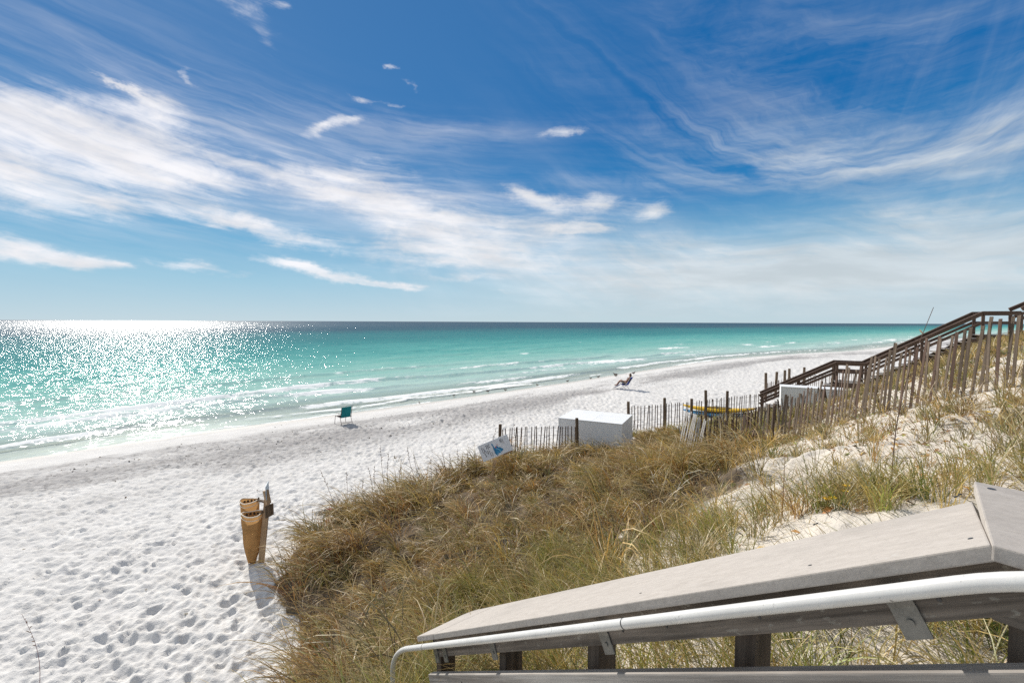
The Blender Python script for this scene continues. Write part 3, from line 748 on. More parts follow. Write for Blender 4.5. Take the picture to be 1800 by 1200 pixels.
for off in (0, NW):
    O = G * off
    for a_, b_ in ((Tm2, Tm1), (Tm1, T0), (T0, T1), (T1, T2), (T2, T3)):
        sloped = abs(a_.z - b_.z) > .2
        up_ = .16 if (a_ is Tm2) else 0
        bar('cap_rail', a_ + O + Z * up_, b_ + O + Z * up_, .15, .04, MAT['dark_timber'], st_root)
        bar('top_rail', a_ + O - Z * .042 + Z * up_, b_ + O - Z * .042 + Z * up_, .04, .13, MAT['dark_timber'], st_root)
        bar('mid_rail', a_ + O - Z * .44 + Z * up_, b_ + O - Z * .44 + Z * up_, .04, .12, MAT['dark_timber'], st_root)
    posts = [(Tm2, RH), (Tm1, RH), (T0, RH), (T0.lerp(T1, .5), RH), (T1 + E * .03, RH), (T2, RH), (T2.lerp(T3, .48), RH), (T3 - E * .1, RH)]
    for p, hgt in posts:
        q = p + O + G * .07 * (1 if off == 0 else -1); g = gz(q.x, q.y) - .25
        bar('post', q - Z * .03, Vector((q.x, q.y, g)), .10, .10, MAT['dark_timber'], st_root, E)
def flight(A, B, n_):
    for k in range(n_):
        f_ = (k + .5) / n_; p = A.lerp(B, f_); zt = A.z - RH + (B.z - A.z) * (k + 1) / (n_ + 1)
        a_ = Vector((p.x, p.y, zt)) + G * .1
        bar('stair_tread', a_, a_ + G * (NW - .2), (B - A).dot(E) / n_ + .02, .045, MAT['tread'], st_root)
    for off in (.08, NW - .12):
        a_ = A + G * off - Z * (RH + .02); b_ = B + G * off - Z * (RH + .02)
        bar('stringer', a_ - Z * .06, b_ - Z * .06, .045, .30, MAT['dark_timber'], st_root)
flight(T0, T1, nst); flight(T2, T3, 9); flight(Tm2, Tm1, 9)
def landing(A, B):
    L = (B - A).length; n_ = max(3, int(L / .15))
    for k in range(n_):
        p = A.lerp(B, (k + .5) / n_) - Z * RH + G * .06
        bar('deck_board', p, p + G * (NW - .12), L / n_ - .008, .04, MAT['tread'], st_root)
    for off in (.05, NW - .09): bar('beam', A + G * off - Z * (RH + .042), B + G * off - Z * (RH + .042), .05, .22, MAT['dark_timber'], st_root)
landing(Tm1, T0); landing(T1, T2)
# short fence of thin pickets seen between the rails of the upper landing
# ================================================================== picket sand fences
def slat_mesh(name, L, w_, th, m_, seed):
    rr = random.Random(seed); mb = MB(); V = []; n_ = 3
    for i in range(n_ + 1):
        x = L * i / n_; dx_ = rr.uniform(-.004, .004) * (i > 0); dy_ = rr.uniform(-.004, .004) * (i > 0); ww = w_ * rr.uniform(.88, 1.08)
        V += [(x + (rr.uniform(-.012, .012) if i == n_ else 0), -ww / 2 + dx_, -th / 2 + dy_), (x, ww / 2 + dx_, -th / 2 + dy_), (x + (rr.uniform(-.01, .01) if i == n_ else 0), ww / 2 + dx_, th / 2 + dy_), (x, -ww / 2 + dx_, th / 2 + dy_)]
    Fc = [(3, 2, 1, 0), tuple(n_ * 4 + k for k in range(4))]
    for i in range(n_):
        a = i * 4
        for k in range(4): Fc.append((a + k, a + (k + 1) % 4, a + 4 + (k + 1) % 4, a + 4 + k))
    me = mesh_from(name, V, Fc); me.materials.append(m_); return me
def up_frame(p, d, along):
    """x along d (up the slat), y along the fence"""
    x = Vector(d).normalized(); z = x.cross(Vector(along)).normalized(); y = z.cross(x)
    return Matrix(((x.x, y.x, z.x, p.x), (x.y, y.y, z.y, p.y), (x.z, y.z, z.z, p.z), (0, 0, 0, 1)))
def fence(label, pts, spacing, H, w_, mats, lean=(0, 0), jit=.03, posts=(), bury=.12, seed=1, group=None, wires=(.18, .42, .7, .93), hvar=.04, post_r=.045, post_h=1.5, tall=(), post_mat=None, wire_r=.0035):
    rr = random.Random(seed)
    P = [Vector((p[0], p[1], 0)) for p in pts]
    root = empty('sand_fence', (P[0].x, P[0].y, gz(P[0].x, P[0].y)), label, 'fence', group)
    meshes = [slat_mesh('slat', H * f, w_, .011, m_, seed * 31 + k) for k, (f, m_) in enumerate([(rr.uniform(1 - hvar, 1 + hvar), mm) for mm in mats for _ in range(3)])]
    lens = [max(v.co.x for v in me.vertices) for me in meshes]
    tallmeshes = [slat_mesh('slat', H * 1.13, w_ * 1.2, .014, mats[0], seed * 77 + k) for k in range(2)]
    cum = [0.0]
    for i in range(len(P) - 1): cum.append(cum[-1] + (P[i + 1] - P[i]).length)
    def along(s_):
        for i in range(len(P) - 1):
            if s_ <= cum[i + 1] or i == len(P) - 2:
                f_ = (s_ - cum[i]) / (cum[i + 1] - cum[i]); return P[i].lerp(P[i + 1], f_), (P[i + 1] - P[i]).normalized()
    n_ = int(cum[-1] / spacing); tops = []
    for k in range(n_ + 1):
        s_ = min(k * spacing + rr.uniform(-.012, .012), cum[-1]); p, d = along(max(s_, 0)); g = gz(p.x, p.y)
        p = Vector((p.x, p.y, g - bury)); side = d.cross(Z)
        ld = Z + d * (lean[0] + rr.gauss(0, jit)) + side * (lean[1] + rr.gauss(0, jit))
        yaw = rr.uniform(-.3, .3); al = (d * math.cos(yaw) + side * math.sin(yaw))
        if k in tall: me = tallmeshes[k % 2]
        else: i_ = rr.randrange(len(meshes)); me = meshes[i_]
        o = bpy.data.objects.new('slat', me); COL.objects.link(o); o.parent = root
        o.matrix_basis = Matrix.Translation(-root.location) @ up_frame(p, ld, al)
        tops.append((p, ld.normalized(), side))
    for hf in wires:
        pl = [p + ld * (bury + (H - bury) * hf) + side * .008 * (1 if i % 2 else -1) for i, (p, ld, side) in enumerate(tops)]
        mb = MB(); mb.tube(pl, wire_r, 4, False); mb.build('wire', MAT['wire'], root)
    for s_, dh_, off in posts:
        p, d = along(s_ * cum[-1]); side = d.cross(Z); q = p + side * off; g = gz(q.x, q.y)
        ldv = Z + d * rr.gauss(lean[0] * .4, .02) + side * rr.gauss(lean[1] * .4, .02); ldv.normalize()
        hh_ = post_h + dh_
        mb = MB(); mb.tube([(-.3, 0, 0), (hh_ * .5, .004, .003), (hh_ - .012, 0, 0), (hh_, 0, 0)], [post_r, post_r * .97, post_r * .95, post_r * .82], 10)
        mb.build('post', post_mat or MAT['post'], root, up_frame(Vector((q.x, q.y, g)), ldv, d), False)
    return root
GF = 'picket sand fences along the dune'
# front fence, left of the near white box
fa = at_z(877, 803, .12); fb = at_z(1015, 803, .15)
fence('short dark picket fence ending beside the near white storage box', [(fa.x, fa.y), (fb.x, fb.y)], (fb - fa).length / 25.0, 1.22, .034, [MAT['slat_dark']], lean=(.02, .0), jit=.022, posts=((0, -.12, -.06), (1.0, .02, -.06)), seed=3, group=GF, hvar=.02, post_r=.06, post_h=1.38)
# rear fence by the kayaks
ra = at_z(1106, 752, .1); rb = at_z(1345, 733, .12)
fence('long dark picket fence in front of the yellow and blue kayaks', [(ra.x, ra.y), (rb.x, rb.y)], .155, 1.22, .04, [MAT['slat_dark'], MAT['slat']], lean=(0, 0), jit=.03, posts=((0, .0, -.06), (.245, .05, -.06), (.435, -.1, -.06), (.545, .24, -.06), (.70, .1, -.06)), seed=5, group=GF, hvar=.05, post_r=.07, post_h=1.36)
# fence climbing the dune
sf = [(5.35, 12.75), (6.15, 12.2), (6.75, 10.9), (6.8, 8.7), (7.1, 7.1), (7.35, 6.2), (7.7, 5.0)]
fence('leaning grey picket fence climbing the dune slope on the right', sf, .097, 1.25, .043, [MAT['slat'], MAT['slat'], MAT['slat_dark']], lean=(.02, -.075), jit=.018, seed=8, group=GF, hvar=.06, tall=(22, 33, 41, 52), wires=(.16, .5, .9), wire_r=.002,
      posts=())
# old slack fence behind it, half buried
of_ = [(5.9, 15.2), (7.4, 15.6), (9.2, 16.1), (10.6, 16.7), (12.4, 17.2)]
fence('old slack fence of close grey pickets sagging behind the dune fence', of_, .10, .98, .036, [MAT['slat'], MAT['slat_dark'], MAT['slat_pale']], lean=(-.22, .10), jit=.10, seed=12, group=GF, hvar=.08, wires=(.3, .8))
# far fence past the staircase
xa = at_z(1346, 703, 0.0); xb = at_z(1395, 690, 0.0); xc = at_z(1530, 684, 0.0)
fence('far picket fence with brown posts standing beyond the staircase', [(xa.x, xa.y), (xb.x, xb.y), (xc.x, xc.y)], .19, 1.2, .05, [MAT['slat_dark'], MAT['slat']], posts=((0, .25, 0), (.13, .22, 0), (.26, .2, 0), (.33, .25, 0), (.48, .2, 0), (.7, .1, 0)), seed=15, group=GF, post_r=.085, post_h=1.5)
# bleached end of the fence, folded over
rr = random.Random(4)
pb = Vector((5.25, 12.55, 0)); pb.z = gz(pb.x, pb.y)
roll = empty('fence_roll', pb, 'bleached loose bundle of fence pickets leaning at the low end of the dune fence', 'fence bundle')
me_s = [slat_mesh('slat', 1.16 * f, .04, .012, MAT['slat_pale'], 900 + i) for i, f in enumerate((1, .97, 1.02))]
for k in range(10):
    al = Vector((.42, -.90, 0)).normalized(); p = pb + Vector((-.42, .45, .16)) + al * (.075 * k) - Z * .02 * k; d = Vector((.22 + rr.gauss(0, .02), .10 + rr.gauss(0, .02), 1))
    o = bpy.data.objects.new('slat', me_s[k % 3]); COL.objects.link(o); o.parent = roll
    o.matrix_basis = Matrix.Translation(-pb) @ up_frame(p, d, al)
for hf in (.45, .95):
    mb = MB(); mb.tube([pb + Vector((-.44 + .22 * hf, .46, .16 + hf)), pb + Vector((-.12 + .22 * hf, -.22, .0 + hf))], .004, 4); mb.build('wire', MAT['wire'], roll)

# ================================================================== white storage boxes
def storage_box(p, ang, Lx, Ly, H, label, split):
    root = empty('storage_box', p, label, 'storage box', 'white beach storage boxes')
    R = Matrix.Translation(p) @ Matrix.Rotation(ang, 4, 'Z')
    def part(name, *b, c=.004, m_=None):
        mb = MB(); mb.box(*b, c=c); return mb.build(name, m_ or MAT['white_paint'], root, R)
    tk = .018
    part('front_panel', 0, Lx, 0, tk, -.1, H)
    part('back_panel', 0, Lx, Ly - tk, Ly, -.1, H)
    part('side_panel', 0, tk, tk + .001, Ly - tk - .001, -.1, H)
    part('side_panel', Lx - tk, Lx, tk + .001, Ly - tk - .001, -.1, H)
    if split:
        part('lid', -.012, Lx * .54 - .002, -.014, Ly + .01, H + .001, H + .026); part('lid', Lx * .54 + .003, Lx + .012, -.014, Ly + .01, H + .001, H + .026)
    else: part('lid', -.012, Lx + .012, -.014, Ly + .01, H + .001, H + .03)
    for x in (-.004, Lx - .055): part('corner_trim', x, x + .06, -.012, -.001, -.1, H - .002)
    part('corner_trim', Lx + .001, Lx + .012, -.01, .05, -.1, H - .002); part('corner_trim', Lx + .001, Lx + .012, Ly - .06, Ly, -.1, H - .002)
    return root
bA = at_z(982, 734, 1.36); bB = at_z(1088, 740.5, 1.36)
storage_box(Vector((bA.x, bA.y, .16)), math.radians(-26), 2.40, 1.85, 1.18, 'large white storage box among brown grass beside the short fence', True)
bA = at_y(1373, 680, 20.0); bB = bA + Vector((math.cos(math.radians(-27)), math.sin(math.radians(-27)), 0)) * 2.35
gA = gz(bA.x, bA.y)
storage_box(Vector((bA.x, bA.y, gA - .1)), math.atan2(bB.y - bA.y, bB.x - bA.x), (bB - bA).length, .8, bA.z - gA + .1, 'white storage box half hidden behind dune fence pickets below the staircase', False)

# ================================================================== kayaks behind the rear fence
def kayak(p, ang, L, B, H, m_, label, sit):
    root = empty('kayak', p, label, 'kayak', 'kayaks behind the picket fence')
    R = Matrix.Translation(p) @ Matrix.Rotation(ang, 4, 'Z')
    V = []; Fc = []; ns = 20; nc = 14
    for i in range(ns + 1):
        u = -1 + 2 * i / ns; wd = max(.02, (1 - abs(u) ** 2.4)) ** .8; rise = .16 * abs(u) ** 3
        for k in range(nc):
            q = 2 * math.pi * k / nc; yy = math.cos(q); zz = math.sin(q)
            V.append((u * L / 2, B / 2 * wd * (abs(yy) ** .8) * (1 if yy > 0 else -1), H / 2 + rise + (H / 2 * (.35 + .65 * wd)) * (zz if zz < 0 else zz * .75)))
    for i in range(ns):
        for k in range(nc):
            a = i * nc + k; b = i * nc + (k + 1) % nc; Fc.append((a, b, b + nc, a + nc))
    Fc += [tuple(range(nc))[::-1], tuple(ns * nc + k for k in range(nc))]
    obj('hull', mesh_from('hull', V, Fc, True), m_, root, R)
    mb = MB()
    pts = [(L * .18 * math.cos(a), B * .30 * math.sin(a), H * .9) for a in [2 * math.pi * k / 20 for k in range(21)]]
    mb.tube(pts, .022, 6); mb.build('cockpit_rim', MAT['dark_metal'], root, R, True)
    mb = MB(); mb.box(-.14, -.08, -B * .22, B * .22, H * .86, H * 1.18, c=.015); mb.build('seat_back', MAT['dark_metal'], root, R)
    return root
MAT['kayak_yellow'] = m_plain('yellow_kayak_plastic', (.82, .50, .02), .4, .08, 4, .05)
MAT['kayak_blue'] = m_plain('blue_kayak_plastic', (.06, .27, .52), .4, .1, 4, .05)
ka = at_z(1216, 715, .62); kb = at_z(1342, 722, .62); kc = (ka + kb) / 2; kc.y += 1.0
kang = math.atan2(kb.y - ka.y, kb.x - ka.x); kl = (kb - ka).length * 1.05
g0 = gz(kc.x, kc.y)
kayak(Vector((kc.x, kc.y, g0 + .02)), kang, kl * .98, .70, .25, MAT['kayak_blue'], 'blue kayak lying on the sand under the yellow one', True)
kayak(Vector((kc.x + .05, kc.y + .02, g0 + .26)), kang + .01, kl, .72, .26, MAT['kayak_yellow'], 'yellow kayak stacked on top of the blue one behind the picket fence', True)

# ================================================================== tilted sign at the grass edge
sp_ = on_ground(857, 858)
sg = empty('beach_sign', sp_, 'tilted white sign with a blue wave picture at the end of the front fence', 'sign')
Ys = sp_.y + .1
TL = at_y(839, 784, Ys); TR = at_y(891, 762.5, Ys + .1); BL = at_y(845, 813.5, Ys - .05)
X_ = (TR - TL); W_ = X_.length; X_.normalize(); Yd = (BL - TL); Hh = Yd.length; N_ = X_.cross(-Yd).normalized(); Yv = N_.cross(X_)
if N_.y > 0: N_ = -N_
SM = Matrix(((X_.x, Yv.x, N_.x, TL.x), (X_.y, Yv.y, N_.y, TL.y), (X_.z, Yv.z, N_.z, TL.z), (0, 0, 0, 1)))
sgn_y = -1 if Yv.z > 0 else 1
def sbox(name, x0, x1, y0, y1, z0, z1, m_, par=sg, c=0):
    a, b = sorted((sgn_y * y0 * Hh, sgn_y * y1 * Hh)); mb = MB(); mb.box(x0 * W_, x1 * W_, a, b, z0, z1, c=c); return mb.build(name, m_, par, SM)
m_sign = m_plain('white_sign_face', (.80, .82, .85), .5, .05, 3, .05); m_ink = m_plain('black_ink', (.03, .03, .035), .6); m_blue = m_plain('blue_print', (.03, .24, .46), .5, .3, 12); m_lblue = m_plain('light_blue_print', (.22, .50, .68), .5, .2, 12); m_red = m_plain('red_print', (.6, .05, .04), .5)
pan = sbox('panel', 0, 1, 0, 1, -.012, .004, m_sign, c=.004)
rr = random.Random(2)
def stroke(pts_, wd, m_, nm='lettering'):
    mb = MB()
    for (a, b), (c_, d_) in zip(pts_[:-1], pts_[1:]):
        p0 = Vector((a * W_, sgn_y * b * Hh, .0065)); p1 = Vector((c_ * W_, sgn_y * d_ * Hh, .0065)); L = (p1 - p0).length
        if L > 1e-5: mb.box(0, L, -wd / 2, wd / 2, -.002, .001, M=frame(p0, p1, (0, 0, 1)))
    return mb.build(nm, m_, pan, SM)
# rows of writing run up the panel (the sign hangs on its side)
for x0, ys, wd in ((.10, (.18, .52), .010), (.15, (.25, .80), .012), (.20, (.42, .62), .009), (.24, (.15, .38), .013), (.245, (.46, .70), .013), (.29, (.12, .42), .012), (.30, (.5, .85), .008), (.34, (.12, .36), .012), (.36, (.62, .9), .008), (.72, (.12, .3), .012), (.76, (.1, .34), .009), (.80, (.15, .42), .007)):
    y0, y1 = ys; pts_ = []; k = int((y1 - y0) / .035) + 2
    for i in range(k): pts_.append((x0 + rr.uniform(-.014, .014), y0 + (y1 - y0) * i / (k - 1)))
    stroke(pts_, wd, m_ink)
mbw = MB(); Vw = []; nb_ = 22
for i in range(nb_):
    q = 2 * math.pi * i / nb_; rr2 = 1 + .22 * math.sin(3 * q + 1) + .12 * math.sin(7 * q); Vw.append(((.56 + .13 * rr2 * math.cos(q)) * W_, sgn_y * (.68 + .25 * rr2 * math.sin(q) * .95) * Hh, .0055))
obj('wave_picture', mesh_from('wave_picture', Vw, [tuple(range(nb_)) if sgn_y > 0 else tuple(range(nb_))[::-1]]), m_blue, pan, SM)
mbl = MB()
stroke([(.44, .18), (.46, .4), (.45, .6), (.49, .82)], .03, m_blue, 'wave_picture'); stroke([(.52, .55), (.58, .62), (.62, .76), (.60, .9)], .022, m_lblue, 'wave_picture'); stroke([(.54, .8), (.50, .9)], .02, m_lblue, 'wave_picture')
stroke([(.52, .42), (.53, .52)], .022, m_red, 'picture_dot'); stroke([(.585, .33), (.59, .4)], .016, m_red, 'picture_dot')
sbox('back_board', .66, .98, .88, 1.10, -.04, -.014, MAT['tan_wood'])
bot = at_y(866, 812, Ys); mb = MB(); mb.box(0, (bot - sp_).length + .35, -.04, .04, -.02, .02, c=.004); mb.build('stake', MAT['tan_wood'], sg, up_frame(sp_ - Z * .3, bot + Vector((0, .06, 0)) - sp_, Vector((1, 0, 0))))

# ================================================================== bin post with two hanging bags
tp = at_z(459, 990, gz(*at_z(459, 990, 0).xy))
bin_root = empty('litter_post', tp, 'tan litter bags hanging from a leaning wooden post at the edge of the grass', 'litter bin')
ptop = at_y(470, 876, tp.y + .05)
mb = MB(); mb.box(-.25, (ptop - tp).length, -.05, .05, -.045, .045, c=.005); mb.build('post', MAT['tan_wood'], bin_root, up_frame(tp, ptop - tp, Vector((1, 0.2, 0))))
m_bag = m_cloth('tan_bag_cloth', (.50, .29, .12), .35, .16)
m_rope = m_plain('cream_rim', (.72, .64, .52), .6)
ppm = F_PX / tp.y                               # pixels per metre at the post
def bag(cpx, cpy, yoff, wtop, dtop, Hb, tipx, seed):
    c_ = at_y(cpx, cpy, tp.y + yoff); rr = random.Random(seed)
    V = []; Fc = []; nr = 16; nc = 28; ph = [rr.uniform(0, 6) for _ in range(6)]
    for i in range(nr + 1):
        f_ = i / nr
        w_ = wtop * (1 - .14 * f_ - .9 * max(0, f_ - .58) ** 1.2 * 1.6); d_ = dtop * (1 - .15 * f_ - .75 * max(0, f_ - .5) ** 1.1 * 1.4)
        fold = .03 + .10 * f_
        for k in range(nc):
            q = 2 * math.pi * k / nc
            hexr = 1 / max(abs(math.cos(((q + math.pi / 6) % (math.pi / 3)) - math.pi / 6)), .3)
            rad = (.55 * hexr * .93 + .45) * (1 + fold * (math.sin(3 * q + ph[0] + 2 * f_) * .5 + math.sin(5 * q + ph[1]) * .5 + .3 * math.sin(9 * q + ph[2] + 4 * f_)))
            V.append((c_.x + w_ * rad * math.cos(q) + tipx * f_ ** 1.6, c_.y + d_ * rad * math.sin(q), c_.z - Hb * f_ + (.02 * math.sin(2 * q + ph[3]) * (1 - f_) if f_ < 1 else .05 * math.sin(q * 2 + ph[4]))))
    for i in range(nr):
        for k in range(nc):
            a = i * nc + k; b = i * nc + (k + 1) % nc; Fc.append((a, a + nc, b + nc, b))
    Fc.append(tuple(nr * nc + k for k in range(nc))[::-1])
    o = obj('litter_bag', mesh_from('litter_bag', V, Fc, True), m_bag, bin_root)
    rim = [Vector(V[k]) for k in range(nc)] + [Vector(V[0])]
    rim = [p + (p - c_) * .03 for p in rim]
    mb = MB(); mb.tube(rim, .011, 6, False); mb.build('rim', m_rope, o, None, True)
    hem = [c_ + Vector(((p - c_).x * 1.015, (p - c_).y * 1.015, (p - c_).z - .075)) for p in rim]
    mb = MB(); mb.tube(hem, .008, 6, False); mb.build('hem', m_rope, o, None, True)
    for k in range(6):
        q = .5 + k * .42; p = c_ + Vector((wtop * .93 * math.cos(q), dtop * .93 * math.sin(q), -.06))
        nrm = Vector((-math.cos(q), -math.sin(q), 0)); mb = MB(); mb.tube([p, p + nrm * .006], .024, 8); mb.build('grommet', MAT['dark_metal'], o)
    # arm from the rim to the post
    ar0 = c_ + Vector((wtop * .95, 0, 0)); ar1 = tp.lerp(ptop, .93 if yoff > 0.1 else .80)
    mb = MB(); mb.tube([ar0, ar0.lerp(ar1, .5) + Z * .02, ar1], .028, 8); mb.tube([ar0 + Vector((-.02, 0, -.02)), ar0 + Vector((.04, -.03, .07))], .016, 6); mb.build('hanger_arm', MAT['post'], bin_root)
    return o
bag(438.5, 879, .34, .185, .15, .95, .02, 1)
bag(443, 902, -.02, .195, .16, 1.0, -.03, 2)
p0 = at_y(466, 868, tp.y + .02); mb = MB(); mb.box(-.14, .14, -.05, .045, -.03, .03, c=.004); mb.build('sign_block', MAT['tan_wood'], bin_root, up_frame(at_y(469.5, 873, tp.y - .05), at_y(466, 858, tp.y) - at_y(471.5, 884, tp.y), Vector((.4, .9, 0))))
m_plate = m_plain('blue_grey_plate', (.35, .46, .55), .4, .08)
q0 = at_y(470, 862, tp.y + .05); mb = MB(); mb.box(-.13, .14, -.21, .21, -.004, .004, c=.002); mb.build('sign_plate', m_plate, bin_root, up_frame(q0, Vector((-.06, 0.02, 1)), Vector((-.36, .93, 0))))
mb = MB(); mb.box(-.12, .12, -.10, .10, -.014, .014, c=.003); mb.build('side_board', MAT['post'], bin_root, up_frame(at_y(473.3, 897, tp.y + .03), Vector((-.02, 0, 1)), Vector((.30, .95, 0))))

# ================================================================== beach chairs and the sunbather
def tri_M(p, ang): return Matrix.Translation(p) @ Matrix.Rotation(ang, 4, 'Z')
m_teal = m_cloth('teal_sling', (.035, .25, .27), .3); m_navy = m_cloth('blue_sling', (.03, .07, .36), .25); m_dark = m_cloth('dark_fabric', (.03, .022, .03), .1)
m_frame = m_plain('bronze_tube', (.12, .085, .075), .4); m_alu = m_plain('pale_tube', (.48, .44, .40), .35, Metallic=.4)
p = at_z(604, 739, 0); p.z = gz(p.x, p.y)
tch = empty('beach_chair', p, 'empty teal beach chair on the sand facing the surf', 'chair')
M = tri_M(p, math.radians(90 + 50))       # local x: facing the sea
def sling(name, a, b, w_, m_, root, M, sag=.02):
    V = []; Fc = []
    for i in range(5):
        f_ = i / 4; pnt = Vector(a).lerp(Vector(b), f_)
        for j in range(5):
            g_ = -1 + j / 2; n_ = Vector((-(b[2] - a[2]), 0, b[0] - a[0])).normalized(); V.append(pnt + Vector((0, g_ * w_ / 2, 0)) - n_ * sag * (1 - g_ * g_) * math.sin(math.pi * f_))
    for i in range(4):
        for j in range(4): k = i * 5 + j; Fc.append((k, k + 1, k + 6, k + 5))
    V2 = V + [v - Vector((-(b[2] - a[2]), 0, b[0] - a[0])).normalized() * .008 for v in V]; F2 = list(Fc) + [tuple(i + 25 for i in f[::-1]) for f in Fc]
    ring = [0, 1, 2, 3, 4, 9, 14, 19, 24, 23, 22, 21, 20, 15, 10, 5]
    for i in range(16): x_, y_ = ring[i], ring[(i + 1) % 16]; F2.append((x_, x_ + 25, y_ + 25, y_))
    return obj(name, mesh_from(name, V2, F2, False), m_, root, M)
sling('backrest', (-.20, 0, .36), (-.33, 0, .90), .52, m_teal, tch, M, .03)
sling('seat', (-.20, 0, .36), (.28, 0, .40), .52, m_dark, tch, M, .04)
for s_ in (-1, 1):
    y_ = s_ * .285
    mb = MB(); mb.tube([(-.20, y_, .34), (-.35, y_, .93)], .014, 6); mb.build('back_frame', m_frame, tch, M)
    mb = MB(); mb.tube([(-.26, y_, .38), (.30, y_, .41)], .014, 6); mb.build('seat_frame', m_frame, tch, M)
    mb = MB(); mb.tube([(.28, y_, .40), (.34, y_ * 1.04, 0)], .013, 6); mb.build('leg', m_frame, tch, M)
    mb = MB(); mb.tube([(-.18, y_, .36), (-.34, y_ * 1.04, -.01)], .013, 6); mb.build('leg', m_frame, tch, M)
    mb = MB(); mb.box(-.28, .24, y_ - .025, y_ + .025, .56, .58, c=.006); mb.build('armrest', m_frame, tch, M)
mb = MB(); mb.tube([(-.31, -.29, .10), (-.31, .29, .10)], .012, 6); mb.build('stretcher', m_frame, tch, M)
p = at_z(1097, 683.5, 0); p.z = gz(p.x, p.y)
lch = empty('reclining_chair', p, 'blue reclining beach chair with a footrest carrying a sunbather', 'chair')
M = tri_M(p, math.radians(180 - 36)) @ Matrix.Scale(.95, 4)
sling('backrest', (-.22, 0, .36), (-.62, 0, 1.02), .56, m_navy, lch, M, .05)
sling('seat', (-.22, 0, .36), (.24, 0, .42), .56, m_navy, lch, M, .05)
sling('footrest', (.26, 0, .42), (.80, 0, .10), .50, m_navy, lch, M, .02)
for s_ in (-1, 1):
    y_ = s_ * .30
    mb = MB(); mb.tube([(-.20, y_, .32), (-.65, y_, 1.06)], .015, 6); mb.build('back_frame', m_alu, lch, M)
    mb = MB(); mb.tube([(.26, y_, .43), (.82, y_, .09)], .013, 6); mb.build('foot_frame', m_alu, lch, M)
    mb = MB(); mb.tube([(-.40, y_, .56), (.30, y_, .58)], .018, 6); mb.build('armrest', m_alu, lch, M)
    mb = MB(); mb.tube([(-.30, y_, .52), (.30, y_, 0)], .014, 6); mb.build('leg', m_alu, lch, M)
    mb = MB(); mb.tube([(.24, y_, .56), (-.34, y_, 0)], .014, 6); mb.build('leg', m_alu, lch, M)
# sunbather, lying back with knees up and hands in the lap
m_skin = m_plain('tanned_skin', (.36, .19, .115), .55, .08, 12, .05); m_hair = m_plain('dark_brown_hair', (.05, .028, .016), .6, .2, 40, .3); m_black = m_plain('black_swimwear', (.015, .015, .018), .7)
per = empty('person', p + Z * .4, 'person in dark swimwear lying back in the blue reclining chair', 'person')
def skin_body(name, chains, m_, root, M, levels=1):
    """one continuous figure grown round a jointed skeleton"""
    me = bpy.data.meshes.new(name); verts = []; rad = []; edges = []; idx = {}
    for ch in chains:
        prev = None
        for nm, co_, r_ in ch:
            if nm not in idx: idx[nm] = len(verts); verts.append(co_); rad.append(r_)
            if prev is not None and prev != idx[nm]: edges.append((prev, idx[nm]))
            prev = idx[nm]
    me.from_pydata(verts, edges, []); me.update()
    o = obj(name, me, m_, root, M)
    md = o.modifiers.new('skin', 'SKIN'); sv = me.skin_vertices[0].data
    for i, r_ in enumerate(rad): sv[i].radius = (r_, r_) if not isinstance(r_, tuple) else r_
    sv[0].use_root = True
    o.modifiers.new('sub', 'SUBSURF').levels = levels; o.modifiers['sub'].render_levels = levels
    md.use_smooth_shade = True
    return o
def V3(*a): return a
ch = [[('pelvis', (-.13, 0, .50), (.15, .11)), ('waist', (-.27, 0, .66), (.125, .10)), ('chest', (-.40, 0, .86), (.155, .11)), ('neck0', (-.47, 0, 1.00), .062), ('neck1', (-.48, 0, 1.06), .052), ('head0', (-.47, 0, 1.13), .082), ('head1', (-.475, 0, 1.21), .088), ('head2', (-.485, 0, 1.27), .06)]]
for s_, nm in ((-1, 'r'), (1, 'l')):
    ch.append([('chest', None, 0), (nm + 'sh', (-.42, s_ * .18, .92), .06), (nm + 'el', (-.25, s_ * .25, .70), .042), (nm + 'wr', (-.02, s_ * .14, .68), .029), (nm + 'palm', (.05, s_ * .11, .685), .034)])
    ch.append([('pelvis', None, 0), (nm + 'hip', (-.07, s_ * .10, .50), .092), (nm + 'kn', (.30, s_ * .11, .72), .06), (nm + 'cf', (.43, s_ * .11, .56), .054), (nm + 'an', (.64, s_ * .10, .27), .036), (nm + 'toe', (.78, s_ * .11, .32), .034)])
    for k in range(5):
        a0 = (.06, s_ * (.085 + .013 * k), .685); b0 = (.10 + (.012 if k in (1, 2, 3) else 0), s_ * (.072 + .016 * k), .678); c0 = (.125 + (.014 if k == 2 else 0), s_ * (.072 + .016 * k), .66)
        ch.append([(nm + 'palm', None, 0), (f'{nm}f{k}', b0, .0095), (f'{nm}g{k}', c0, .008)])
known = {}
for c_ in ch:
    for a in c_:
        if a[1] is not None: known[a[0]] = (a[1], a[2])
ch = [[(a[0],) + known[a[0]] for a in c_] for c_ in ch]
PM = M
body = skin_body('body', ch, m_skin, per, PM, 1)
mb = MB(); mb.blob((-.505, 0, 1.215), (.09, .094, .105), 14, 10); mb.blob((-.56, 0, 1.13), (.05, .075, .10), 10, 8); mb.build('hair', m_hair, per, PM, True)
mb = MB(); mb.blob((-.385, 0, 1.185), (.022, .012, .018), 8, 6); mb.build('nose', m_skin, per, PM, True)
for s_ in (-1, 1):
    mb = MB(); mb.blob((-.398, s_ * .032, 1.205), (.01, .014, .008), 8, 6); mb.build('eye', m_hair, per, PM, True)
    mb = MB(); mb.blob((-.475, s_ * .092, 1.19), (.022, .010, .032), 8, 6); mb.build('ear', m_skin, per, PM, True)
mb = MB(); mb.blob((-.402, 0, 1.145), (.008, .026, .006), 8, 6); mb.build('mouth', m_plain('lips', (.30, .10, .08), .5), per, PM, True)
mb = MB()
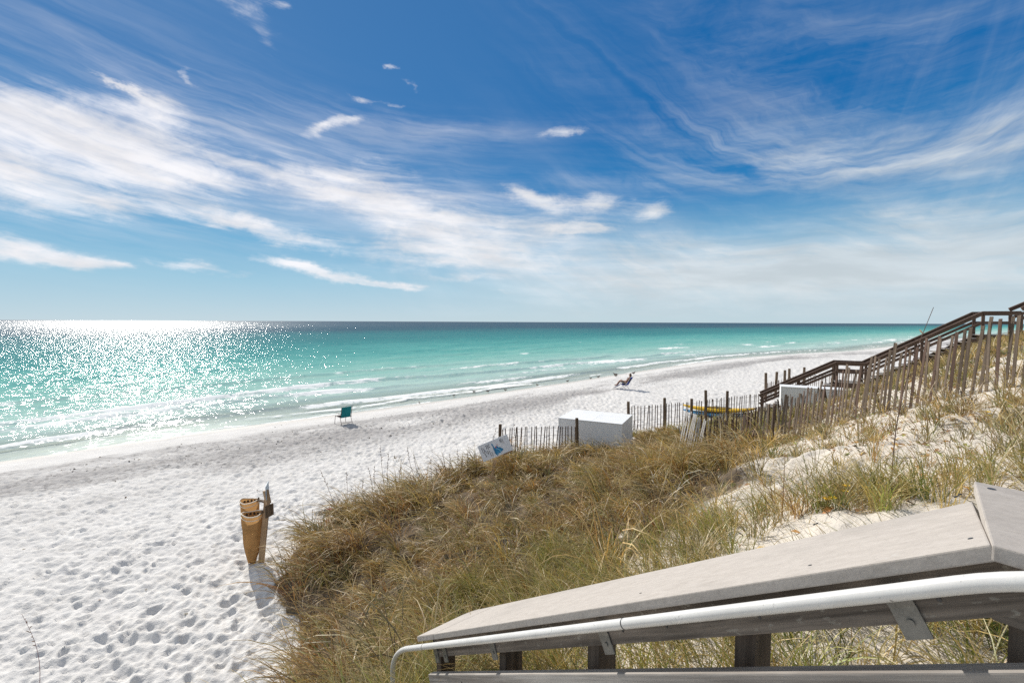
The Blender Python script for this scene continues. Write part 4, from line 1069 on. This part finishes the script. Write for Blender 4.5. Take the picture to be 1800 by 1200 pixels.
mb.tube([(-.17, 0, .47), (-.13, 0, .52), (-.05, 0, .53)], [.165, .172, .15], 16)
for s_ in (-1, 1): mb.tube([(-.07, s_ * .10, .50), (.05, s_ * .105, .58), (.15, s_ * .108, .64)], [.108, .098, .086], 14)
mb.build('shorts', m_black, per, PM, True)
mb = MB(); mb.tube([(-.31, 0, .72), (-.38, 0, .83), (-.43, 0, .92)], [.142, .168, .15], 16); mb.build('top', m_black, per, PM, True)

ORD = ('first second third fourth fifth sixth seventh eighth ninth tenth eleventh twelfth thirteenth fourteenth fifteenth sixteenth seventeenth eighteenth nineteenth twentieth twenty-first twenty-second twenty-third').split()
# ================================================================== shorebirds along the waterline
m_bd = m_plain('brown_grey_feathers', (.16, .13, .11), .8, .3, 40); m_bl = m_plain('white_belly', (.68, .66, .62), .8); m_bk = m_plain('dark_bill', (.03, .03, .03), .5)
def make_bird(p, ang, sc_, label):
    root = empty('shorebird', p, label, 'bird', 'shorebirds along the waterline')
    R = tri_M(p, ang) @ Matrix.Scale(sc_, 4)
    V = []; Fc = []; nc = 10
    prof = [(-.15, .125, .006), (-.11, .12, .022), (-.06, .118, .042), (0, .115, .052), (.05, .125, .045), (.075, .15, .030), (.085, .172, .024), (.10, .185, .025), (.118, .185, .018), (.126, .183, .007)]
    for x, z, r_ in prof:
        for k in range(nc): q = 2 * math.pi * k / nc; V.append((x, r_ * math.cos(q) * .9, z + r_ * math.sin(q)))
    for i in range(len(prof) - 1):
        for k in range(nc): a = i * nc + k; b = i * nc + (k + 1) % nc; Fc.append((a, b, b + nc, a + nc))
    Fc += [tuple(range(nc))[::-1], tuple((len(prof) - 1) * nc + k for k in range(nc))]
    obj('body', mesh_from('body', V, Fc, True), m_bd, root, R)
    mb = MB(); mb.blob((-.005, 0, .098), (.075, .038, .034), 10, 6); mb.build('belly', m_bl, root, R, True)
    for s_ in (-1, 1):
        mb = MB(); mb.blob((-.045, s_ * .042, .128), (.095, .014, .032), 10, 6); mb.build('wing', m_bd, root, R, True)
        mb = MB(); mb.tube([(-.005, s_ * .018, .08), (-.018, s_ * .02, .04), (0, s_ * .02, .003), (.025, s_ * .022, .002)], .004, 5); mb.build('leg', m_bk, root, R)
    mb = MB(); mb.tube([(.122, 0, .183), (.165, 0, .176)], [.006, .0025], 6); mb.build('bill', m_bk, root, R)
    return root
birds = [(737, 708, .9), (798, 695, 1.0), (833, 689.5, 1.25), (858, 688, 1.3), (888, 685, 1.15), (944, 676.5, 1.2), (998, 669.5, 1.2), (1038, 666, 1.1), (1052, 664, 1.4), (1081, 660.5, 1.7), (1083, 663, 1.5), (1114, 659, 1.8)]
b0 = None
GB = 'shorebirds along the waterline'
for i, (px, py, s_) in enumerate(birds):
    q = at_z(px, py, -.3); q = at_z(px, py, gz(q.x, q.y)); q.z = gz(q.x, q.y)
    make_bird(q, random.uniform(0, 6.28), s_, 'small brown shorebird at the water edge, ' + ORD[i] + ' from the left of the twelve')

# ================================================================== debris with a pink scrap on the sand
q = on_ground(577, 902)
deb = empty('debris_clump', q, 'dark twiggy clump with a pink scrap lying on the sand beside the grass', 'debris')
rr = random.Random(9); mb = MB()
for k in range(16):
    a = rr.uniform(0, 6.28); l_ = rr.uniform(.10, .24); c_ = q + Vector((rr.uniform(-.16, .16), rr.uniform(-.08, .08), rr.uniform(.0, .07)))
    d = Vector((math.cos(a), math.sin(a) * .6, rr.uniform(-.1, .35))).normalized() * l_; mb.tube([c_ - d, c_ + d * .2 + Z * .015, c_ + d], [.012, .014, .006], 5)
mb.blob(q + Z * .03, (.14, .08, .05), 9, 6); mb.build('twigs', m_plain('dark_seaweed', (.06, .045, .03), .8, .3, 20), deb)
mb = MB(); mb.blob(q + Vector((.02, -.02, .12)), (.07, .035, .022), 9, 6); mb.blob(q + Vector((.07, -.01, .115)), (.04, .03, .02), 8, 5); mb.build('pink_scrap', m_plain('pink_cloth', (.72, .08, .33), .6), deb)

# ================================================================== dune vegetation
MAT['grass'] = m_leaf('dune_grass', .30)
PAL = {'straw': (.56, .40, .155), 'pale': (.62, .51, .30), 'olive': (.175, .165, .05), 'green': (.15, .195, .045), 'lime': (.32, .38, .085), 'brown': (.29, .155, .06), 'rust': (.48, .235, .06), 'dark': (.085, .055, .025), 'grey': (.34, .29, .22)}
def blades(base, phi, th0, th1, L, wd, col, nseg=5, tip=None):
    """arching strips; base (n,3), phi heading, th0/th1 lean from vertical at foot and tip, L length, wd width"""
    n_ = len(base); tt = np.linspace(0, 1, nseg + 1)
    th = th0[:, None] + (th1 - th0)[:, None] * (tt[None, :] ** 1.3)
    dl = (L / nseg)[:, None]
    hx = np.concatenate([np.zeros((n_, 1)), np.cumsum(np.sin(th[:, :-1]) * dl, 1)], 1); hz = np.concatenate([np.zeros((n_, 1)), np.cumsum(np.cos(th[:, :-1]) * dl, 1)], 1)
    ph = phi[:, None] + RNG.normal(0, .25, n_)[:, None] * tt[None, :]
    cx = base[:, 0:1] + hx * np.cos(ph); cy = base[:, 1:2] + hx * np.sin(ph); cz = base[:, 2:3] + hz
    tw = RNG.uniform(-.9, .9, n_)[:, None] + RNG.normal(0, .5, n_)[:, None] * tt[None, :]
    sxv = -np.sin(ph) * np.cos(tw); syv = np.cos(ph) * np.cos(tw); szv = np.sin(tw)
    ww = wd[:, None] * .5 * (1 - tt[None, :] ** 2.2) * (.75 + .25 * np.minimum(1, tt[None, :] * 4))
    A = np.stack([cx - sxv * ww, cy - syv * ww, cz - szv * ww], -1)[:, :nseg]; B = np.stack([cx + sxv * ww, cy + syv * ww, cz + szv * ww], -1)[:, :nseg]
    T = np.stack([cx[:, -1], cy[:, -1], cz[:, -1]], -1)[:, None]
    V = np.concatenate([A, B, T], 1); k = 2 * nseg + 1
    off = (np.arange(n_) * k)[:, None, None]
    i = np.arange(nseg - 1); q = np.stack([i, i + nseg, i + nseg + 1, i + 1], -1)[None] + off
    tr = np.array([[nseg - 1, 2 * nseg - 1, 2 * nseg]])[None] + off
    C = np.repeat(col[:, None, :], k, 1)
    if tip is not None: C[:, nseg - 1, :] = tip; C[:, 2 * nseg - 1, :] = tip; C[:, 2 * nseg, :] = tip; C[:, nseg - 2, :] = .5 * (tip + col); C[:, 2 * nseg - 2, :] = .5 * (tip + col)
    return V.reshape(-1, 3), q.reshape(-1, 4), tr.reshape(-1, 3), C.reshape(-1, 3)
def palette(names, weights, n_):
    P_ = np.array([PAL[k] for k in names]); i = RNG.choice(len(names), n_, p=np.array(weights) / sum(weights))
    return P_[i] * RNG.uniform(.6, 1.3, (n_, 1)) * RNG.uniform(.93, 1.07, (n_, 3))
def scatter(n_, x0, x1, y0, y1):
    return RNG.uniform(x0, x1, n_), RNG.uniform(y0, y1, n_)
def grass_object(name, parts, label, cat):
    V, Q, Tn, C = [], [], [], []; o_ = 0
    for v, q, tr, c in parts: V.append(v); Q.append(q + o_); Tn.append(tr + o_); C.append(c); o_ += len(v)
    me = np_mesh(name, np.concatenate(V), np.concatenate(Q), np.concatenate(Tn)); cattr(me, 'col', np.concatenate(C))
    o = obj(name, me, MAT['grass']); tag(o, label, None, None, 'stuff'); return o
def inside_built(x, y):
    """keep plants out of the boxes, the stairs and the kayaks"""
    p2 = np.stack([x, y], -1); k = np.zeros(len(x), bool)
    k |= (x > 1.55) & (x < 5.2) & (y > 15.9) & (y < 19.4) & ((y - 17.3) > -.49 * (x - 1.8) - .05)
    u = (x - C0.x) * dh.x + (y - C0.y) * dh.y; v_ = (x - C0.x) * nh.x + (y - C0.y) * nh.y
    k |= (v_ < .25) & (v_ > -1.2) & (u < 2.1) & (u > -2)
    return k
def tufts(n_try, area, dens, nb, H, wd, names, wts, spread=.07, lean=(.15, .7), curl=(.6, 1.9), wind=None, far=.0011, tipcol=None, nseg=5, hmod=None):
    x, y = scatter(n_try, *area); k = (RNG.random(n_try) < dens(x, y)) & ~inside_built(x, y); x = x[k]; y = y[k]
    n_ = len(x)
    if n_ == 0: return None
    g = ground(x, y, False); rep = RNG.integers(nb[0], nb[1] + 1, n_); idx = np.repeat(np.arange(n_), rep); m_ = len(idx)
    tsz = RNG.uniform(.65, 1.25, n_)
    if hmod is not None: tsz = tsz * hmod(x, y)
    r_ = spread * np.sqrt(RNG.random(m_)) * tsz[idx]; a = RNG.uniform(0, 6.283, m_)
    bx = x[idx] + r_ * np.cos(a); by = y[idx] + r_ * np.sin(a); bz = g[idx] - .015
    phi = a + RNG.normal(0, .6, m_)
    if wind is not None:
        tw = np.array(wind) + RNG.normal(0, .5, n_); f = RNG.random(m_) < .62; phi = np.where(f, tw[idx] + RNG.normal(0, .55, m_), phi)
    th0 = RNG.uniform(lean[0], lean[1], m_) * (.5 + .5 * r_ / (spread + 1e-6)); th1 = th0 + RNG.uniform(curl[0], curl[1], m_)
    L = H * tsz[idx] * RNG.uniform(.55, 1.15, m_)
    dist = np.hypot(bx, by); w_ = np.maximum(wd * RNG.uniform(.6, 1.3, m_), far * dist * RNG.uniform(.7, 1.2, m_))
    tc = palette(names, wts, n_); col = palette(names, wts, m_); mixk = RNG.uniform(.0, .75, (m_, 1)); col = col * mixk + tc[idx] * (1 - mixk)
    tip = None
    if tipcol is not None: tip = col * .5 + np.array(PAL[tipcol]) * .5
    return blades(np.stack([bx, by, bz], -1), phi, th0, th1, L, w_, col, nseg, tip)
def d_mound(x, y):
    px, py, e, sp, rg, bh, cl, h = zone(x, y); return e * (1 - rg) * (1 - sp) * (.16 + .84 * sstep(.36, .58, fbm(x * .95, y * .95, 807, 3))) * (y > 3)
def d_slope(x, y):
    px, py, e, sp, rg, bh, cl, h = zone(x, y); return e * np.maximum(rg, .10) * (1 - .70 * sp) * (.40 + .60 * sstep(.44, .64, fbm(x * 1.7, y * 1.7, 809, 3)) * (.35 + .65 * sstep(.35, .6, fbm(x * .55, y * .55, 819, 2)))) * (1 - .4 * bh)
W1 = math.radians(205)      # blades mostly bow away from the sea breeze, towards the camera and left
parts = [p_ for p_ in (
    tufts(4600, (-6, 7, 2.5, 22), d_mound, (20, 34), .82, .0105, ['straw', 'pale', 'olive', 'brown', 'rust', 'dark', 'green'], [.19, .10, .22, .25, .05, .15, .04], .12, (.15, .8), (1.0, 2.5), W1, .00150, 'straw', 6, lambda x, y: .55 + .8 * sstep(.3, .7, fbm(x * .9, y * .9, 851, 3))),
    tufts(9000, (-6, 7, 2.5, 22), d_mound, (6, 10), .30, .007, ['brown', 'dark', 'straw', 'rust', 'grey'], [.36, .36, .12, .08, .08], .16, (.7, 1.3), (.2, .9), None, .0013, None, 4)) if p_]
grass_object('mound_grass', parts, 'dense brown and olive grass tangled over the dune mound', 'grass')
parts = [p_ for p_ in (
    tufts(7600, (-1, 14, 3.2, 22), d_slope, (12, 26), .44, .0075, ['olive', 'green', 'straw', 'pale', 'brown', 'dark', 'grey'], [.27, .17, .18, .10, .12, .07, .09], .08, (.1, .9), (.5, 1.9), None, .0013, 'straw', 5, lambda x, y: .5 + .8 * RNG.random(len(x)) ** 1.5),
    tufts(15000, (-1, 14, 3.2, 22), d_slope, (6, 11), .20, .007, ['grey', 'brown', 'straw', 'dark', 'olive', 'green'], [.18, .26, .12, .16, .18, .10], .15, (.5, 1.3), (.1, .8), None, .0013, None, 4)) if p_]
grass_object('slope_grass', parts, 'thin green and straw coloured grass growing in clumps on the sandy slope', 'grass')
def d_near(x, y):
    px, py = pxy(x, y); h = dune_h(x, y); r_ = np.hypot(x, y)
    low = np.where(py < 1040, .85 * sstep(.32, .56, fbm(x * 1.5, y * 1.5, 813, 3)), 1.0)
    return sstep(.2, .5, h) * (r_ < 5.2) * (1 - .8 * sand_spot(px, py)) * (.35 + .65 * sstep(.36, .6, fbm(x * 2, y * 2, 811, 3))) * low
parts = [p_ for p_ in (
    tufts(4200, (-2.2, 5, .9, 5.2), d_near, (14, 26), .46, .006, ['green', 'olive', 'lime', 'straw', 'pale'], [.24, .22, .14, .22, .18], .06, (.15, .9), (.5, 1.6), W1, .0011, 'straw', 6),
    tufts(2600, (-2.2, 5, .9, 5.2), d_near, (5, 9), .22, .005, ['grey', 'straw', 'brown', 'pale', 'dark'], [.3, .25, .2, .15, .1], .10, (.9, 1.4), (.1, .4), None, .0011, None, 4)) if p_]
grass_object('near_grass', parts, 'long green and straw blades growing under and behind the foreground railing', 'grass')
def d_back(x, y):
    h = dune_h(x, y); px, py = pxy(x, y)
    strip = np.exp(-((x - (5.2 + (y - 20.5) * 1.2)) / 5.0) ** 2)
    return sstep(.02, .12, h + (fbm(x * .9, y * .9, 821, 3) - .5) * .2) * sstep(.3, .55, fbm(x * .6, y * .6, 823, 3)) * .9
parts = [p_ for p_ in (tufts(2600, (5, 22, 15.5, 24.5), d_back, (12, 20), .42, .008, ['olive', 'green', 'straw', 'pale', 'lime'], [.34, .26, .2, .1, .1], .12, (.1, .7), (.4, 1.4), None, .0012, 'straw'),
    tufts(900, (9, 26, 8, 18), lambda x, y: .6 * sstep(.35, .6, fbm(x * .7, y * .7, 831, 3)), (10, 18), .42, .008, ['olive', 'straw', 'pale', 'brown', 'green'], [.3, .26, .18, .16, .1], .11, (.1, .8), (.4, 1.4), None, .0012, 'straw')) if p_]
grass_object('fence_grass', parts, 'olive grass growing around the rear fence and below the staircase', 'grass')

# sprawling vine leaves and leaf litter on the bare sand
def leaf_mesh(x, y, size, col, lift=.02):
    n_ = len(x); g = ground(x, y, True) + lift * RNG.uniform(.3, 1.6, n_); a = RNG.uniform(0, 6.283, n_)
    tilt = RNG.normal(0, .45, (n_, 2)); L = size * RNG.uniform(.6, 1.3, n_); Wd = L * RNG.uniform(.35, .6, n_)
    d = np.stack([np.cos(a), np.sin(a), tilt[:, 0]], -1); sd = np.stack([-np.sin(a), np.cos(a), tilt[:, 1]], -1); c_ = np.stack([x, y, g], -1)
    up_ = np.array([0, 0, 1.])
    P = [c_ - d * L[:, None] * .5, c_ - d * (L * .1)[:, None] + sd * (Wd * .5)[:, None] + up_ * (L * .12)[:, None], c_ + d * L[:, None] * .5 - up_ * (L * .05)[:, None], c_ - d * (L * .1)[:, None] - sd * (Wd * .5)[:, None] + up_ * (L * .10)[:, None]]
    V = np.stack(P, 1).reshape(-1, 3); o_ = np.arange(n_)[:, None] * 4
    tr = np.concatenate([o_ + np.array([[0, 1, 2]]), o_ + np.array([[0, 2, 3]])]); return V, np.zeros((0, 4), int), tr, np.repeat(col, 4, 0)
x, y = scatter(34000, -1, 13, 3, 18); px, py, e, spx, rg, bh, cl, h = zone(x, y)
k = (RNG.random(len(x)) < e * np.maximum(rg, .1) * (.25 + .55 * spx) * sstep(.38, .62, fbm(x * 1.7, y * 1.7, 841, 3))) & ~inside_built(x, y); x = x[k]; y = y[k]
lp = leaf_mesh(x, y, .07, palette(['rust', 'brown', 'lime', 'dark', 'straw'], [.28, .3, .16, .1, .16], len(x)))
grass_object('vine_leaves', [lp], 'small brown and green leaves scattered over bare dune sand', 'leaves')
x, y = scatter(9000, -16, 30, 5, 50); nn_ = shore_n(x, y)
k = (dune_h(x, y) < .12) & (nn_ > 1.5) & (RNG.random(len(x)) < .05 + .9 * np.exp(-((nn_ - 7) / 1.4) ** 2) * sstep(.45, .62, fbm(shore_s(x, y) * .22, nn_ * .5, 77, 4)) + .25 * np.exp(-((nn_ - 4.5) / .8) ** 2)); x = x[k]; y = y[k]
lp = leaf_mesh(x, y, .09, palette(['dark', 'brown', 'grey'], [.6, .25, .15], len(x)) * .7, .005)
grass_object('seaweed_wrack', [lp], 'dark scraps of seaweed strewn along the upper beach', 'seaweed')

# tall dry sea oats, one by one
m_oat = m_plain('dry_stalk', (.10, .055, .038), .7, .2, 20); m_seed = m_plain('dry_seed_head', (.21, .125, .07), .8, .3, 40); m_red = m_plain('reddish_stalk', (.16, .05, .065), .6, .2, 20)
def stalk(bpx, bpy_, tpx, tpy, label, group, rad=.004, seeds=6, m_=None, base=None, hook=0.0, name='sea_oat'):
    b = base if base is not None else on_ground(bpx, bpy_)
    tpt = at_y(tpx, tpy, b.y - .02); n_ = 9; rr = random.Random(int(bpx * 7 + tpx))
    root = empty(name, b, label, 'dune plant', group)
    H_ = (tpt - b).length; bend = Vector((rr.uniform(-.06, .06), rr.uniform(-.06, .06), 0)) * H_
    pts = [b.lerp(tpt, f) + bend * math.sin(math.pi * f) for f in [k / n_ for k in range(n_ + 1)]]
    pts[0] = pts[0] - Z * .05
    r0_ = max(rad, .00062 * b.y); mb = MB(); mb.tube(pts, [r0_ * (1 - .6 * k / n_) for k in range(n_ + 1)], 5); mb.build('stem', m_ or m_oat, root)
    if seeds:
        mb = MB()
        for k in range(seeds):
            f = .62 + .36 * k / seeds; p = b.lerp(tpt, f) + bend * math.sin(math.pi * f); q = rr.uniform(0, 6.28); l_ = H_ * .045 * rr.uniform(.6, 1.3)
            d = Vector((math.cos(q) * .7, math.sin(q) * .7, .55)).normalized(); mb.tube([p, p + d * l_ * .5, p + d * l_], [r0_ * .6, r0_ * 1.5, r0_ * .4], 4)
        mb.build('seed_head', m_seed, root)['kind'] = 'stuff'
    return root
def row(lst, text, group):
    for k, a in enumerate(sorted(lst)): stalk(*a, text % ORD[k], group)
row(((593, 908, 563, 825), (656, 880, 647, 820), (663, 880, 659, 817), (678, 874, 669, 782), (684, 873, 684, 792), (731, 846, 716, 784), (737, 844, 727, 792), (767, 880, 758, 803), (787, 858, 791, 794), (803, 862, 804, 788), (822, 842, 822, 796), (610, 884, 609, 828), (638, 878, 638, 840), (706, 860, 706, 806), (550, 920, 550, 894), (618, 890, 599, 862), (692, 868, 679, 830), (720, 850, 700, 826), (775, 866, 766, 822), (812, 846, 812, 806), (836, 842, 838, 800), (745, 850, 738, 832), (626, 884, 620, 866)), 'thin sea oat stalk against white sand, %s from the left along the mound edge', 'sea oat stalks along the mound edge')
row(((1071, 790, 1095, 742), (1088, 790, 1097, 744), (1053, 788, 1056, 737), (1046, 788, 1047, 738), (1112, 790, 1116, 734), (1027, 790, 1027, 746), (1066, 788, 1062, 748), (1080, 790, 1090, 741), (1035, 790, 1028, 752), (1120, 788, 1122, 738)), 'thin sea oat stalk before the near white box, %s from the left', 'sea oat stalks before the near box')
row(((868, 830, 872, 752), (880, 820, 884, 760), (903, 812, 902, 742), (915, 812, 916, 752), (850, 826, 849, 790), (893, 815, 888, 772)), 'thin sea oat stalk by the tilted sign and short fence, %s from the left', 'sea oat stalks by the sign')
b = on_ground(1566, 868); stalk(1566, 868, 1641, 540, 'tallest dark grass stalk crossing the dune fence and reaching above the horizon', None, .005, 3, m_oat, b, name='tall_stalk')
b = Vector(at_z(66, 1240, 0)); b.z = gz(b.x, b.y); stalk(66, 1240, 38, 1078, 'single reddish seed stalk on the bare sand in the lower left corner', None, .004, 7, m_red, b, name='reddish_stalk')
q0 = on_ground(490, 1192); q1 = on_ground(566, 1135)
r_ = empty('fallen_stalk', q0, 'pale straw stalk lying along the lower left edge of the mound grass', 'dry stalk'); mb = MB(); mb.tube([q0 + Z * .05, q0.lerp(q1, .5) + Z * .16, q1 + Z * .2], [.005, .006, .003], 5); mb.build('stem', m_plain('pale_straw', (.55, .46, .32), .7), r_)

# yellow flowers
m_yel = m_plain('yellow_petals', (.85, .56, .01), .6, .1); m_lf = m_leaf('vine_leaf', .4, .4, (.13, .22, .035), .06)
def flower(px, py, n_, sc_, label, back=0.0):
    v = ray(px, py); q = on_ground(px, py + 6); root = empty('yellow_flower', q, label, 'flower', 'yellow flowers on the dune'); rr = random.Random(int(px))
    for k in range(n_):
        c_ = q + Vector((rr.uniform(-.05, .05) * n_, rr.uniform(-.03, .03), rr.uniform(.06, .13)))
        mb = MB(); mb.tube([q - Z * .02, q.lerp(c_, .5) + Vector((.01, 0, .01)), c_], .0025, 4); mb.build('stem', m_oat, root)
        V = []; Fc = []
        for j in range(9):
            a = 6.283 * j / 9; d = Vector((math.cos(a), math.sin(a) * .8 - .2, .5)) * sc_; s_ = Vector((-math.sin(a), math.cos(a), 0)) * sc_ * .3; i0 = len(V)
            V += [c_, c_ + d * .6 + s_, c_ + d, c_ + d * .6 - s_]; Fc.append((i0, i0 + 1, i0 + 2, i0 + 3))
        fl = obj('bloom', mesh_from('bloom', V, Fc), m_yel, root)
        mb = MB(); mb.blob(c_ + Z * sc_ * .18, sc_ * .3, 7, 5); mb.build('flower_centre', m_yel, fl)
flower(1469, 893, 2, .034, 'yellow flower pair just above the cap of the foreground railing, left one')
flower(1500, 880, 3, .030, 'yellow flower cluster of three just above the foreground railing, right one')
flower(1690, 842, 1, .022, 'tiny lone yellow flower above the corner of the railing cap')
flower(1722, 738, 2, .04, 'yellow flowers on the sandy slope below the dune fence')
# broad-leaved plants seen through the railing
def leafy(px, py, n_, sc_, label):
    q = on_ground(px, py); root = empty('leafy_plant', q, label, 'plant', 'broad-leaved plants on the dune'); rr = random.Random(int(px))
    mb = MB()
    for k in range(n_):
        a = rr.uniform(0, 6.28); c_ = q + Vector((math.cos(a) * sc_ * rr.uniform(.4, 1.6), math.sin(a) * sc_ * rr.uniform(.2, 1.0), sc_ * rr.uniform(.5, 1.7)))
        mb.tube([q - Z * .03, q.lerp(c_, .6) + Z * .01, c_], .003, 4)
        d = Vector((math.cos(a), math.sin(a), rr.uniform(-.1, .7))).normalized(); s_ = d.cross(Vector((rr.uniform(-.3, .3), -.5, 1))).normalized(); u_ = s_.cross(d)
        V = []; Fc = []; L = sc_ * rr.uniform(.7, 1.1)
        prof = [(0, .04), (.2, .34), (.45, .46), (.7, .38), (.9, .2), (1.0, .02)]
        for f, w_ in prof: V += [c_ + d * L * f - s_ * L * w_ + u_ * L * .10 * w_ * 2, c_ + d * L * f - u_ * L * .03 - Z * L * .12 * f * f, c_ + d * L * f + s_ * L * w_ + u_ * L * .10 * w_ * 2]
        for i in range(len(prof) - 1): a_ = i * 3; Fc += [(a_, a_ + 1, a_ + 4, a_ + 3), (a_ + 1, a_ + 2, a_ + 5, a_ + 4)]
        obj('leaf', mesh_from('leaf', V, Fc, True), m_lf, root)
    mb.build('stem', m_leaf('vine_stem', .2, .5, (.12, .15, .04)), root)
leafy(1392, 1135, 6, .085, 'green broad-leaved plant beside the dark baluster under the pipe handrail')
leafy(1440, 1122, 4, .07, 'green broad-leaved plant seen between two balusters below the nearest bracket')
leafy(1745, 1140, 6, .08, 'green broad-leaved plant in the lower right corner behind the railing')
leafy(1125, 972, 7, .085, 'bright green leafy plant peeping over the middle of the cap board')
leafy(1290, 1125, 4, .06, 'small green leafy plant left of the wide dark baluster')
